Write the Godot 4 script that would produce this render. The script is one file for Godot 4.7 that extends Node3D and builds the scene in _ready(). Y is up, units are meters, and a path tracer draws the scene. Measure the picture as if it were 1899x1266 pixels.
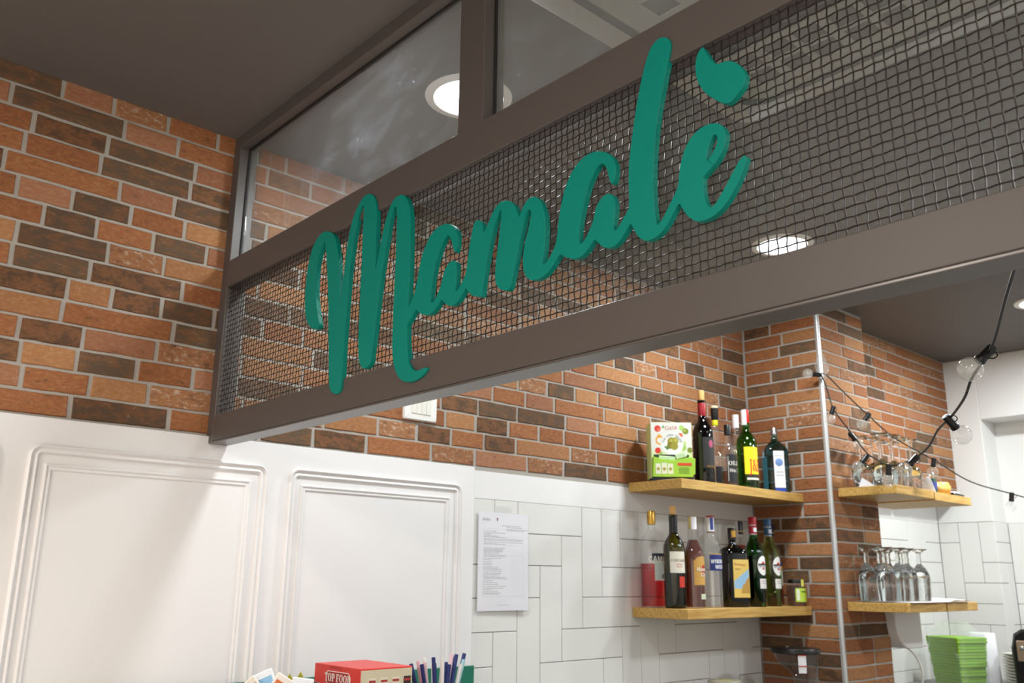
extends Node3D
# A pass-through counter seen from below: brick wall on the left, a metal partition with glass, woven wire and cut-out lettering, shelves of bottles behind it.
# Metres, y up. x runs away from the left wall (x = 0), z towards the viewer; the partition's front face lies at z = 0.

const CEIL := 2.70
const PITCH := 0.0128
var mats := {}
var taken := {}
var cache := {}
var rng := RandomNumberGenerator.new()


# ---------------------------------------------------------------- mesh building
class MB:
	var v := PackedVector3Array()
	var n := PackedVector3Array()
	var t := PackedVector2Array()

	func tri(a: Vector3, b: Vector3, c: Vector3, na: Vector3, nb: Vector3, nc: Vector3, ta := Vector2.ZERO, tb := Vector2.ZERO, tc := Vector2.ZERO) -> void:
		if (b - a).cross(c - a).dot(na + nb + nc) < 0.0:
			var s := b
			b = c
			c = s
			s = nb
			nb = nc
			nc = s
			var q := tb
			tb = tc
			tc = q
		v.append_array([a, c, b])
		n.append_array([na, nc, nb])
		t.append_array([ta, tc, tb])

	func flat(a: Vector3, b: Vector3, c: Vector3, out: Vector3) -> void:
		var m := (b - a).cross(c - a)
		if m.length() < 1e-14:
			return
		m = m.normalized()
		if m.dot(out) < 0.0:
			m = -m
		tri(a, b, c, m, m, m)

	func quad(a: Vector3, b: Vector3, c: Vector3, d: Vector3, out: Vector3, ta := Vector2(0, 1), tb := Vector2(1, 1), tc := Vector2(1, 0), td := Vector2(0, 0)) -> void:
		var m := (c - a).cross(d - b)
		if m.length() < 1e-14:
			return
		m = m.normalized()
		if m.dot(out) < 0.0:
			m = -m
		tri(a, b, c, m, m, m, ta, tb, tc)
		tri(a, c, d, m, m, m, ta, tc, td)

	# chamfered box; faces carry 0..1 coordinates
	func box(c: Vector3, s: Vector3, bev := 0.0, x := Basis()) -> void:
		var h := s * 0.5
		bev = minf(bev, minf(h.x, minf(h.y, h.z)) * 0.9)
		var i := h - Vector3.ONE * bev
		for ax in 3:
			var u := (ax + 1) % 3
			var w := (ax + 2) % 3
			for sg in [-1.0, 1.0]:
				var q := []
				for k in [[-1.0, -1.0], [1.0, -1.0], [1.0, 1.0], [-1.0, 1.0]]:
					var p := Vector3.ZERO
					p[ax] = h[ax] * sg
					p[u] = i[u] * k[0]
					p[w] = i[w] * k[1]
					q.append(p)
				var o := Vector3.ZERO
				o[ax] = sg
				var uv := []
				for p in q:
					var a := Vector2.ZERO
					if ax == 0:
						a = Vector2(0.5 - sg * p.z / s.z, 0.5 - p.y / s.y)
					elif ax == 1:
						a = Vector2(0.5 + p.x / s.x, 0.5 + sg * p.z / s.z)
					else:
						a = Vector2(0.5 + sg * p.x / s.x, 0.5 - p.y / s.y)
					uv.append(a)
				quad(c + x * q[0], c + x * q[1], c + x * q[2], c + x * q[3], x * o, uv[0], uv[1], uv[2], uv[3])
			if bev > 0.0:
				for s1 in [-1.0, 1.0]:
					for s2 in [-1.0, 1.0]:
						var p1 := Vector3.ZERO
						p1[u] = h[u] * s1
						p1[w] = i[w] * s2
						var p2 := Vector3.ZERO
						p2[u] = i[u] * s1
						p2[w] = h[w] * s2
						var o := Vector3.ZERO
						o[u] = s1
						o[w] = s2
						var e := Vector3.ZERO
						e[ax] = i[ax]
						quad(c + x * (p1 - e), c + x * (p1 + e), c + x * (p2 + e), c + x * (p2 - e), x * o)
		if bev > 0.0:
			for sx in [-1.0, 1.0]:
				for sy in [-1.0, 1.0]:
					for sz in [-1.0, 1.0]:
						var o := Vector3(sx, sy, sz)
						flat(c + x * (Vector3(h.x, i.y, i.z) * o), c + x * (Vector3(i.x, h.y, i.z) * o), c + x * (Vector3(i.x, i.y, h.z) * o), x * o)

	# rings of points with the same count; normals from neighbours, sharp where the ring-to-ring direction turns by more than about 40 degrees
	func loft(rings: Array, closed := true, cap0 := false, cap1 := false) -> void:
		var m: int = rings[0].size()
		var k := rings.size()
		var mid := []
		for r in rings:
			var s := Vector3.ZERO
			for p in r:
				s += p
			mid.append(s / m)
		var face := []          # normal of each quad
		for i in k - 1:
			var row := PackedVector3Array()
			for j in (m if closed else m - 1):
				var a: Vector3 = rings[i][j]
				var b: Vector3 = rings[i][(j + 1) % m]
				var c: Vector3 = rings[i + 1][(j + 1) % m]
				var d: Vector3 = rings[i + 1][j]
				row.append((c - a).cross(d - b).normalized())
			face.append(row)
		# one orientation for the whole surface: outwards from its axis
		var vote := 0.0
		for i in k - 1:
			for j in face[i].size():
				var ctr: Vector3 = (rings[i][j] + rings[i + 1][j]) * 0.5
				vote += face[i][j].dot(ctr - (mid[i] + mid[i + 1]) * 0.5)
		var sg := 1.0 if vote >= 0.0 else -1.0
		for i in k - 1:
			var row: PackedVector3Array = face[i]
			var jm := row.size()
			for j in jm:
				var f: Vector3 = row[j] * sg
				var nn := []
				for e in 4:
					var di := -1 if e < 2 else 1
					var dj := -1 if e == 0 or e == 3 else 1
					var s := f
					for q in [[i + di, j], [i, j + dj], [i + di, j + dj]]:
						var ii: int = q[0]
						var jj: int = q[1]
						if ii < 0 or ii >= k - 1:
							continue
						if closed:
							jj = posmod(jj, jm)
						elif jj < 0 or jj >= jm:
							continue
						var g: Vector3 = face[ii][jj] * sg
						if g.dot(f) > 0.72:
							s += g
					nn.append(s.normalized())
				var a: Vector3 = rings[i][j]
				var b: Vector3 = rings[i][(j + 1) % m]
				var c: Vector3 = rings[i + 1][(j + 1) % m]
				var d: Vector3 = rings[i + 1][j]
				var u0 := float(j) / jm
				var u1 := float(j + 1) / jm
				var v0 := 1.0 - float(i) / (k - 1)
				var v1 := 1.0 - float(i + 1) / (k - 1)
				if a.distance_squared_to(b) > 1e-14:
					tri(a, b, c, nn[0], nn[1], nn[2], Vector2(u0, v0), Vector2(u1, v0), Vector2(u1, v1))
				if c.distance_squared_to(d) > 1e-14:
					tri(a, c, d, nn[0], nn[2], nn[3], Vector2(u0, v0), Vector2(u1, v1), Vector2(u0, v1))
		for e in [[cap0, 0, 1], [cap1, k - 1, k - 2]]:
			if e[0]:
				var r = rings[e[1]]
				var o: Vector3 = mid[e[1]] - mid[e[2]]
				for j in m:
					flat(mid[e[1]], r[j], r[(j + 1) % m], o)

	# profile of (radius, height) turned round an upright axis at c
	func lathe(c: Vector3, prof: Array, seg := 24, a0 := 0.0, a1 := TAU, x := Basis()) -> void:
		var rings := []
		var whole := a1 - a0 > TAU - 0.001
		for p in prof:
			var r := PackedVector3Array()
			for j in (seg if whole else seg + 1):
				var a := a0 + (a1 - a0) * j / seg
				r.append(c + x * Vector3(maxf(p.x, 1e-6) * sin(a), p.y, maxf(p.x, 1e-6) * cos(a)))
			rings.append(r)
		loft(rings, whole)

	func tube(path: Array, r: float, seg := 8, caps := true) -> void:
		var rings := []
		var side := Vector3.ZERO
		for i in path.size():
			var d: Vector3 = (path[mini(i + 1, path.size() - 1)] - path[maxi(i - 1, 0)]).normalized()
			if side == Vector3.ZERO:
				side = d.cross(Vector3.UP if absf(d.y) < 0.9 else Vector3.RIGHT).normalized()
			side = (side - d * side.dot(d)).normalized()
			var up := d.cross(side)
			var q := PackedVector3Array()
			for j in seg:
				var a := TAU * j / seg
				q.append(path[i] + (side * cos(a) + up * sin(a)) * r)
			rings.append(q)
		loft(rings, true, caps, caps)

	# polygon in the x-y plane pushed from z0 to z1 (z1 in front), front edge chamfered
	func slab(poly: PackedVector2Array, z0: float, z1: float, bev := 0.0, x := Transform3D()) -> void:
		if Geometry2D.is_polygon_clockwise(poly):
			poly = poly.duplicate()
			poly.reverse()
		var m := poly.size()
		var inner := PackedVector2Array()
		var en := PackedVector2Array()
		for i in m:
			var e := (poly[(i + 1) % m] - poly[i]).normalized()
			en.append(Vector2(e.y, -e.x))
		for i in m:
			var b := en[i] + en[posmod(i - 1, m)]
			b = b.normalized() if b.length() > 0.2 else en[i]
			inner.append(poly[i] - b * bev)
		var idx := Geometry2D.triangulate_polygon(inner)
		for i in range(0, idx.size(), 3):
			for f in [[z1, inner, 1.0], [z0, poly, -1.0]]:
				var a: Vector2 = f[1][idx[i]]
				var b: Vector2 = f[1][idx[i + 1]]
				var c: Vector2 = f[1][idx[i + 2]]
				flat(x * Vector3(a.x, a.y, f[0]), x * Vector3(b.x, b.y, f[0]), x * Vector3(c.x, c.y, f[0]), x.basis * Vector3(0, 0, f[2]))
		for i in m:
			var j := (i + 1) % m
			var nf := Vector3(en[i].x, en[i].y, 0)
			var np := Vector3(en[posmod(i - 1, m)].x, en[posmod(i - 1, m)].y, 0)
			var nx := Vector3(en[j].x, en[j].y, 0)
			var n0 := x.basis * ((nf + np).normalized() if nf.dot(np) > 0.7 else nf)
			var n1 := x.basis * ((nf + nx).normalized() if nf.dot(nx) > 0.7 else nf)
			var zb := z1 - bev
			var a := x * Vector3(poly[i].x, poly[i].y, z0)
			var b := x * Vector3(poly[j].x, poly[j].y, z0)
			var c := x * Vector3(poly[j].x, poly[j].y, zb)
			var d := x * Vector3(poly[i].x, poly[i].y, zb)
			tri(a, b, c, n0, n1, n1)
			tri(a, c, d, n0, n1, n0)
			if bev > 0.0:
				quad(d, c, x * Vector3(inner[j].x, inner[j].y, z1), x * Vector3(inner[i].x, inner[i].y, z1), x.basis * (nf + Vector3(0, 0, 1)))

	func add(m: Mesh, x: Transform3D) -> void:
		for s in m.get_surface_count():
			var a := m.surface_get_arrays(s)
			var av: PackedVector3Array = a[Mesh.ARRAY_VERTEX]
			var an: PackedVector3Array = a[Mesh.ARRAY_NORMAL]
			var ai: PackedInt32Array = a[Mesh.ARRAY_INDEX] if a[Mesh.ARRAY_INDEX] != null else PackedInt32Array(range(av.size()))
			for i in ai:
				v.append(x * av[i])
				n.append((x.basis * an[i]).normalized())
				t.append(Vector2.ZERO)

	func done() -> ArrayMesh:
		var a := []
		a.resize(Mesh.ARRAY_MAX)
		a[Mesh.ARRAY_VERTEX] = v
		a[Mesh.ARRAY_NORMAL] = n
		a[Mesh.ARRAY_TEX_UV] = t
		var m := ArrayMesh.new()
		m.add_surface_from_arrays(Mesh.PRIMITIVE_TRIANGLES, a)
		return m


# ---------------------------------------------------------------- naming
func numbered(called: String) -> String:
	taken[called] = taken.get(called, -1) + 1
	return called if taken[called] == 0 else "%s_%03d" % [called, taken[called]]


func tag(o: Node3D, label: String, category: String, group := "") -> Node3D:
	o.set_meta("label", label)
	o.set_meta("category", category)
	if group:
		o.set_meta("group", group)
	return o


func thing(called: String, label: String, category: String, at := Vector3.ZERO, turn := 0.0, group := "") -> Node3D:
	var o := Node3D.new()
	o.name = numbered(called)
	add_child(o)
	o.position = at
	o.rotation.y = turn
	return tag(o, label, category, group)


const SITS_ON := {
	"lettering": ["oval_label", "label_band", "label_head", "label", "front_print", "badge", "sheet"], "red_ball": ["oval_label"], "name_bar": ["oval_label"], "print_line": ["foot_label", "label"],
	"seal": ["label"], "red_disc": ["label"], "label_crown": ["label"], "label_stripe": ["label"], "label_border": ["label"], "emblem": ["label"], "label_band_edge": ["label_band"], "label_edge": ["label"],
	"cap_band": ["cap"], "cap_badge": ["cap"], "paper_seal": ["cap"], "blue_strip": ["cap"], "foil_print": ["neck_foil"], "foil_rim": ["neck_foil"], "medallion": ["label"], "sea_print": ["label"], "hill_print": ["label"],
	"label_print": ["label"], "label_bar": ["label"], "lid_seal": ["lid"], "lid_knob": ["lid"], "printed_sachet": ["front_tray"], "printed_olive": ["front_tray"], "printed_banner": ["front_tray"], "printed_lines": ["front_tray"],
	"printed_picture": ["side_panel"], "picture_bar": ["side_panel"], "picture_drawing": ["side_panel"], "stopper_top": ["stopper_base"], "sticker_line": ["sticker"], "knob": ["control_plate"], "gasket": ["glass_pane"], "smears": ["glass_pane"],
}


func part(called: String, mesh, material: Material, parent: Node3D = self, label := "") -> MeshInstance3D:
	var o := MeshInstance3D.new()
	if parent != self and SITS_ON.has(called):      # a piece of a part becomes its child
		for host in SITS_ON[called]:
			var found: Node3D = null
			for c in parent.get_children():
				if c.name == host or str(c.name).begins_with(host + "_0"):
					found = c
			if found:
				parent = found
				break
	if parent == self:
		o.name = numbered(called)
	else:
		var k := 0
		while parent.has_node(called if k == 0 else "%s_%03d" % [called, k]):
			k += 1
		o.name = called if k == 0 else "%s_%03d" % [called, k]
	o.mesh = mesh.done() if mesh is MB else mesh
	o.material_override = material
	parent.add_child(o)
	if label:
		o.set_meta("label", label)
	return o


# fast numbering for long runs of pieces
func piece(called: String, mesh: Mesh, material: Material, parent: Node3D) -> MeshInstance3D:
	var o := MeshInstance3D.new()
	var k: int = parent.get_meta("count_" + called, 0)
	parent.set_meta("count_" + called, k + 1)
	o.name = called if k == 0 else "%s_%03d" % [called, k]
	o.mesh = mesh
	o.material_override = material
	parent.add_child(o)
	return o


func struct(called: String, mesh, material: Material, label: String, category := "") -> MeshInstance3D:
	var o := part(called, mesh, material)
	o.set_meta("kind", "structure")
	o.set_meta("label", label)
	o.set_meta("category", category if category else called.get_slice("_", 0))
	return o


# ---------------------------------------------------------------- materials
func mat(key: String, c := Color.WHITE, rough := 0.6, metal := 0.0, spec := 0.5) -> StandardMaterial3D:
	if not mats.has(key):
		var m := StandardMaterial3D.new()
		m.resource_name = key
		m.albedo_color = c
		m.roughness = rough
		m.metallic = metal
		m.metallic_specular = spec
		mats[key] = m
	return mats[key]


func pane(key: String, c: Color, alpha: float, rough := 0.02) -> StandardMaterial3D:
	var m := mat(key, Color(c.r, c.g, c.b, alpha), rough)
	m.transparency = BaseMaterial3D.TRANSPARENCY_ALPHA
	return m


# coloured glass or drink, seen through
func tinted(key: String, c: Color, bend := 0.05) -> StandardMaterial3D:
	var m := mat(key, Color(c.r, c.g, c.b, 0.0), 0.0)
	m.refraction_enabled = true
	m.refraction_scale = bend
	return m


func clear(key: String, c: Color, alpha := 0.75) -> StandardMaterial3D:
	var m := mat(key, Color(c.r, c.g, c.b, alpha), 0.02)
	m.transparency = BaseMaterial3D.TRANSPARENCY_ALPHA
	m.metallic_specular = 0.35
	return m


func noise(kind: int, freq: float, sd: int, oct := 4, side := 512) -> Image:
	var f := FastNoiseLite.new()
	f.noise_type = kind
	f.frequency = freq
	f.seed = sd
	f.fractal_octaves = oct
	return f.get_seamless_image(side, side)


# brick face: fired-clay mottling, sooty patches, pale lime bloom; amounts differ between kinds
func brick_texture(sd: int, soot: float, lime: float, base: Color, dark: Color, pale: Color, warm: Color) -> ImageTexture:
	var big := noise(FastNoiseLite.TYPE_SIMPLEX_SMOOTH, 0.012, sd, 3)
	var mid := noise(FastNoiseLite.TYPE_SIMPLEX_SMOOTH, 0.035, sd + 1, 4)
	var fine := noise(FastNoiseLite.TYPE_SIMPLEX_SMOOTH, 0.16, sd + 2, 3)
	var spot := noise(FastNoiseLite.TYPE_SIMPLEX_SMOOTH, 0.028, sd + 3, 5)
	var im := Image.create(512, 512, false, Image.FORMAT_RGB8)
	for y in 512:
		for x in 512:
			var b := big.get_pixel(x, y).r
			var m := mid.get_pixel(x, y).r
			var f := fine.get_pixel(x, y).r
			var s := spot.get_pixel(x, y).r
			var c := base.lerp(warm, smoothstep(0.35, 0.75, m * 0.7 + f * 0.3))
			c = c.lerp(dark, smoothstep(0.70 - soot, 1.0 - soot, b * 0.6 + m * 0.3 + f * 0.1))
			c = c.lerp(pale, 0.8 * smoothstep(0.95 - lime, 1.15 - lime, s * 0.6 + f * 0.25 + (1.0 - b) * 0.15))
			c = c.lerp(dark, 0.3 * smoothstep(0.72, 0.82, f))
			var k := 0.92 + 0.16 * f
			im.set_pixel(x, y, Color(c.r * k, c.g * k, c.b * k))
	return ImageTexture.create_from_image(im)


func triplanar(m: StandardMaterial3D, scale: Vector3) -> void:
	m.uv1_triplanar = true
	m.uv1_world_triplanar = true
	m.uv1_scale = scale


func make_materials() -> void:
	var rough_clay := ImageTexture.create_from_image(noise(FastNoiseLite.TYPE_SIMPLEX_SMOOTH, 0.09, 40, 4, 256))
	var kinds := {
		"O": [11, 0.10, 0.28, Color(0.575, 0.365, 0.232), Color(0.40, 0.27, 0.19), Color(0.70, 0.58, 0.48), Color(0.63, 0.43, 0.275)],
		"L": [21, 0.06, 0.31, Color(0.635, 0.445, 0.295), Color(0.47, 0.34, 0.24), Color(0.72, 0.61, 0.50), Color(0.685, 0.505, 0.345)],
		"P": [31, 0.06, 0.34, Color(0.61, 0.41, 0.295), Color(0.46, 0.32, 0.24), Color(0.72, 0.58, 0.50), Color(0.63, 0.46, 0.35)],
		"W": [41, 0.12, 0.41, Color(0.595, 0.405, 0.27), Color(0.42, 0.30, 0.22), Color(0.77, 0.70, 0.63), Color(0.62, 0.45, 0.32)],
		"B": [51, 0.30, 0.28, Color(0.50, 0.35, 0.235), Color(0.36, 0.275, 0.205), Color(0.64, 0.54, 0.45), Color(0.46, 0.32, 0.215)],
		"D": [61, 0.36, 0.30, Color(0.455, 0.325, 0.225), Color(0.365, 0.295, 0.23), Color(0.60, 0.53, 0.47), Color(0.44, 0.315, 0.215)],
	}
	for k in kinds:
		var a = kinds[k]
		var tex := brick_texture(a[0], a[1], a[2], a[3], a[4], a[5], a[6])
		for s in 2:
			var m := mat("brick_%s%d" % [k, s], Color.WHITE if s == 0 else Color(0.93, 0.91, 0.90), 0.78, 0.0, 0.35)
			m.albedo_texture = tex
			triplanar(m, Vector3(2.6, 5.5, 2.6) if s == 0 else Vector3(3.1, 5.0, 3.1))
			m.heightmap_enabled = true
			m.heightmap_texture = rough_clay
			m.heightmap_scale = 0.06
	var mo := mat("mortar", Color(0.66, 0.635, 0.60), 0.9, 0.0, 0.2)
	var nt := NoiseTexture2D.new()
	nt.width = 256
	nt.height = 256
	nt.seamless = true
	var fn := FastNoiseLite.new()
	fn.frequency = 0.12
	fn.seed = 5
	nt.noise = fn
	mo.heightmap_enabled = true
	mo.heightmap_texture = nt
	mo.heightmap_scale = 0.08
	triplanar(mo, Vector3(6, 6, 6))
	mat("frame", Color(0.312, 0.287, 0.272), 0.42, 0.0, 0.45)
	mat("frame_edge", Color(0.36, 0.34, 0.325), 0.3, 0.25, 0.6)
	mat("ceiling_paint", Color(0.395, 0.373, 0.357), 0.62, 0.0, 0.4)
	mat("gasket", Color(0.03, 0.03, 0.03), 0.6)
	mat("wire", Color(0.15, 0.115, 0.095), 0.42, 0.55, 0.5)
	mat("teal", Color(0.0, 0.475, 0.42), 0.5, 0.0, 0.3)
	mat("white_lacquer", Color(0.885, 0.875, 0.87), 0.38, 0.0, 0.5)
	mat("plaster", Color(0.88, 0.875, 0.86), 0.8, 0.0, 0.3)
	mat("tile", Color(0.855, 0.85, 0.83), 0.12, 0.0, 0.5)
	mat("grout", Color(0.40, 0.35, 0.30), 0.9)
	mat("green_panel", Color(0.02, 0.42, 0.33), 0.4)
	mat("steel", Color(0.72, 0.72, 0.72), 0.28, 1.0)
	mat("white_plastic", Color(0.90, 0.89, 0.87), 0.35)
	mat("black_plastic", Color(0.025, 0.025, 0.028), 0.35)
	mat("cork", Color(0.78, 0.60, 0.37), 0.85)
	mat("paper", Color(0.90, 0.89, 0.90), 0.75)
	mat("gold", Color(0.80, 0.62, 0.28), 0.3, 0.8)
	mat("cord", Color(0.035, 0.033, 0.03), 0.5)
	pane("bottle_glass", Color(0.86, 0.90, 0.90), 0.035, 0.01)
	pane("bulb_glass", Color(0.92, 0.92, 0.88), 0.13, 0.0)
	pane("glass", Color(0.9, 0.95, 0.93), 0.05, 0.0)
	pane("thin_glass", Color(0.88, 0.92, 0.92), 0.10, 0.01)
	var solid_glass := mat("solid_glass", Color(0.97, 0.98, 0.98, 0.0), 0.0)
	solid_glass.refraction_enabled = true
	solid_glass.refraction_scale = 0.05
	# pine with the grain along its length
	var gi := noise(FastNoiseLite.TYPE_SIMPLEX_SMOOTH, 0.03, 71, 5, 256)
	var wi := Image.create(256, 256, false, Image.FORMAT_RGB8)
	for y in 256:
		for x in 256:
			var q := gi.get_pixel(x, y).r
			var c := Color(0.77, 0.62, 0.35).lerp(Color(0.70, 0.54, 0.28), smoothstep(0.3, 0.8, q))
			wi.set_pixel(x, y, c)
	for d in [["pine_along_z", Vector3(9, 9, 0.7)], ["pine_along_x", Vector3(0.7, 9, 9)]]:
		var w := mat(d[0], Color.WHITE, 0.5, 0.0, 0.4)
		w.albedo_texture = ImageTexture.create_from_image(wi)
		triplanar(w, d[1])


# ---------------------------------------------------------------- lettering
func font_of(face: String, bold := false, italic := false) -> Font:
	var key := face + str(bold) + str(italic)
	if not cache.has(key):
		var f := SystemFont.new()
		f.font_names = PackedStringArray([face])
		f.font_weight = 700 if bold else 400
		cache[key] = f
	return cache[key]


func text_mesh(s: String, cap: float, face := "Droid Sans", bold := false) -> TextMesh:
	var m := TextMesh.new()
	m.text = s
	m.font = font_of(face, bold)
	m.font_size = 48
	m.pixel_size = cap / 34.0
	m.depth = 0.0002
	m.curve_step = 1.5
	return m


# lettering bent round a bottle of radius r (centre of the text at angle a, height y)
func bent_text(s: String, cap: float, r: float, a: float, y: float, material: Material, parent: Node3D, face := "Droid Sans", bold := false, squeeze := 1.0) -> void:
	var src := MB.new()
	src.add(text_mesh(s, cap, face, bold), Transform3D())
	for i in src.v.size():
		var p := src.v[i]
		var q := p.x * squeeze / r + a
		var rr := r + 0.0004 + p.z
		src.v[i] = Vector3(sin(q) * rr, y + p.y, cos(q) * rr)
		src.n[i] = Basis(Vector3.UP, q) * src.n[i]
	part("lettering", src, material, parent)


func flat_text(s: String, cap: float, at: Vector3, turn: Basis, material: Material, parent: Node3D, face := "Droid Sans", bold := false, squeeze := 1.0) -> void:
	var src := MB.new()
	src.add(text_mesh(s, cap, face, bold), Transform3D(turn * Basis.from_scale(Vector3(squeeze, 1, 1)), at))
	part("lettering", src, material, parent)


# ---------------------------------------------------------------- bricks and tiles
func brick_mesh(w: float, h: float, variant: int) -> ArrayMesh:
	var key := "brick%d_%d_%d" % [roundi(w * 250), roundi(h * 500), variant]
	if cache.has(key):
		return cache[key]
	var g := RandomNumberGenerator.new()
	g.seed = hash(key)
	var hw := w * 0.5
	var hh := h * 0.5
	var ring := PackedVector2Array()
	for i in 5:
		ring.append(Vector2(lerpf(-hw, hw, i / 4.0), -hh) + Vector2(g.randf_range(-1, 1) * 0.0012, g.randf_range(-1.0, 1) * 0.0011))
	for i in 5:
		ring.append(Vector2(lerpf(hw, -hw, i / 4.0), hh) + Vector2(g.randf_range(-1, 1) * 0.0012, g.randf_range(-1.0, 1) * 0.0011))
	var m := MB.new()
	var top := PackedVector3Array()
	var low := PackedVector3Array()
	var back := PackedVector3Array()
	for p in ring:
		var q := Vector2(p.x - signf(p.x) * 0.002 * clampf(absf(p.x) / hw * 3.0 - 2.0, 0, 1), p.y - signf(p.y) * 0.002)
		top.append(Vector3(q.x, q.y, 0.0))
		low.append(Vector3(p.x, p.y, -0.002))
		back.append(Vector3(p.x, p.y, -0.008))
	for i in 4:
		m.quad(top[i], top[i + 1], top[8 - i], top[9 - i], Vector3(0, 0, 1))
	for i in 10:
		var j := (i + 1) % 10
		var o := Vector3((top[i] + top[j]).x, (top[i] + top[j]).y, 0)
		o = o if i != 4 and i != 9 else Vector3(o.x, 0, 0)
		m.quad(low[i], low[j], top[j], top[i], o.normalized() + Vector3(0, 0, 0.8))
		m.quad(back[i], back[j], low[j], low[i], o)
	cache[key] = m.done()
	return cache[key]


# one course; u is measured along the wall, place(u, y) gives where, turn faces the brick outwards
func lay_course(parent: Node3D, joints: Array, kinds: Array, y: float, h: float, place: Callable, turn: Basis, joint := 0.0105, called := "brick") -> void:
	for i in kinds.size():
		var a: float = minf(joints[i], joints[i + 1])
		var b: float = maxf(joints[i], joints[i + 1])
		var w := b - a - joint
		if w < 0.012:
			continue
		var o := piece(called, brick_mesh(w, h, rng.randi() % 3), mat("brick_%s%d" % [kinds[i], rng.randi() % 2]), parent)
		o.transform = Transform3D(turn, place.call((a + b) * 0.5, y) + turn * Vector3(0, 0, rng.randf_range(-0.0008, 0.0008)))


func random_kind() -> String:
	return ["O", "O", "O", "L", "L", "P", "W", "B", "D", "D"][rng.randi() % 10]


func fill_random(a: float, b: float) -> Array:
	# joints from a to b (b > a) with long and short bricks mixed
	var j := [a]
	while b - j[-1] > 0.3:
		j.append(j[-1] + (0.242 if rng.randf() < 0.5 else (0.135 if rng.randf() < 0.5 else 0.18)))
	if b - j[-1] > 0.2 and rng.randf() < 0.5:
		j.append(j[-1] + 0.12)
	j.append(b)
	return j


# 10 x 30 cm tiles laid in a herringbone of upright and lying tiles, clipped to the field
func lay_tiles(parent: Node3D, u0: float, u1: float, y1: float, rows: int, shift: int, off: float, place: Callable, turn: Basis) -> void:
	var s := 0.1
	var cols := ceili((u1 - u0 + off) / s) + 1
	for v in range(-3, rows + 1):
		for u in range(-4, cols):
			var m := posmod(u + v - 1 + shift, 6)
			var r: Rect2
			if m == 0:
				r = Rect2(u * s - off, v * s, 3 * s, s)
			elif m == 3:
				r = Rect2(u * s - off, v * s, s, 3 * s)
			else:
				continue
			r = r.intersection(Rect2(0, 0, u1 - u0, rows * s))
			if r.size.x < 0.012 or r.size.y < 0.012:
				continue
			var key := "tile%d_%d" % [roundi(r.size.x * 1000), roundi(r.size.y * 1000)]
			if not cache.has(key):
				var b := MB.new()
				b.box(Vector3(0, 0, -0.004), Vector3(r.size.x - 0.0022, r.size.y - 0.0022, 0.008), 0.0011)
				cache[key] = b.done()
			var o := piece("tile", cache[key], mat("tile"), parent)
			var c := r.get_center()
			var tip := Basis(Vector3.UP, rng.randf_range(-0.002, 0.002)) * Basis(Vector3.RIGHT, rng.randf_range(-0.002, 0.002))
			o.transform = Transform3D(turn * tip, place.call(u0 + c.x, y1 - c.y))


# ---------------------------------------------------------------- lights
func downlight(at: Vector3, tint: Color, energy: float, label: String) -> void:
	var t := thing("ceiling_downlight", label, "downlight", at, 0.0, "round recessed ceiling downlights")
	var r := MB.new()
	r.lathe(Vector3.ZERO, [Vector2(0.108, 0.0), Vector2(0.107, -0.003), Vector2(0.100, -0.0055), Vector2(0.087, -0.006), Vector2(0.085, -0.002), Vector2(0.084, 0.0)], 48)
	part("trim_ring", r, mat("white_plastic"), t)
	var d := MB.new()
	d.lathe(Vector3.ZERO, [Vector2(0.0, -0.002), Vector2(0.0845, -0.002)], 48)
	for i in d.n.size():
		d.n[i] = Vector3.DOWN
	var g := mat("lamp_glow_%s" % tint.to_html(), Color(0.9, 0.9, 0.9), 0.5)
	g.emission_enabled = true
	g.emission = tint
	g.emission_energy_multiplier = 6.0
	part("lamp_diffuser", d, g, t)
	var l := AreaLight3D.new()
	l.name = "lamp_light"
	l.light_color = tint
	l.light_energy = energy
	l.area_size = Vector2(0.15, 0.15)
	l.area_normalize_energy = true
	l.area_range = 12.0
	l.area_attenuation = 2.0
	l.shadow_enabled = true
	l.position = Vector3(0, -0.012, 0)
	l.rotation.x = -PI / 2
	t.add_child(l)


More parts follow.
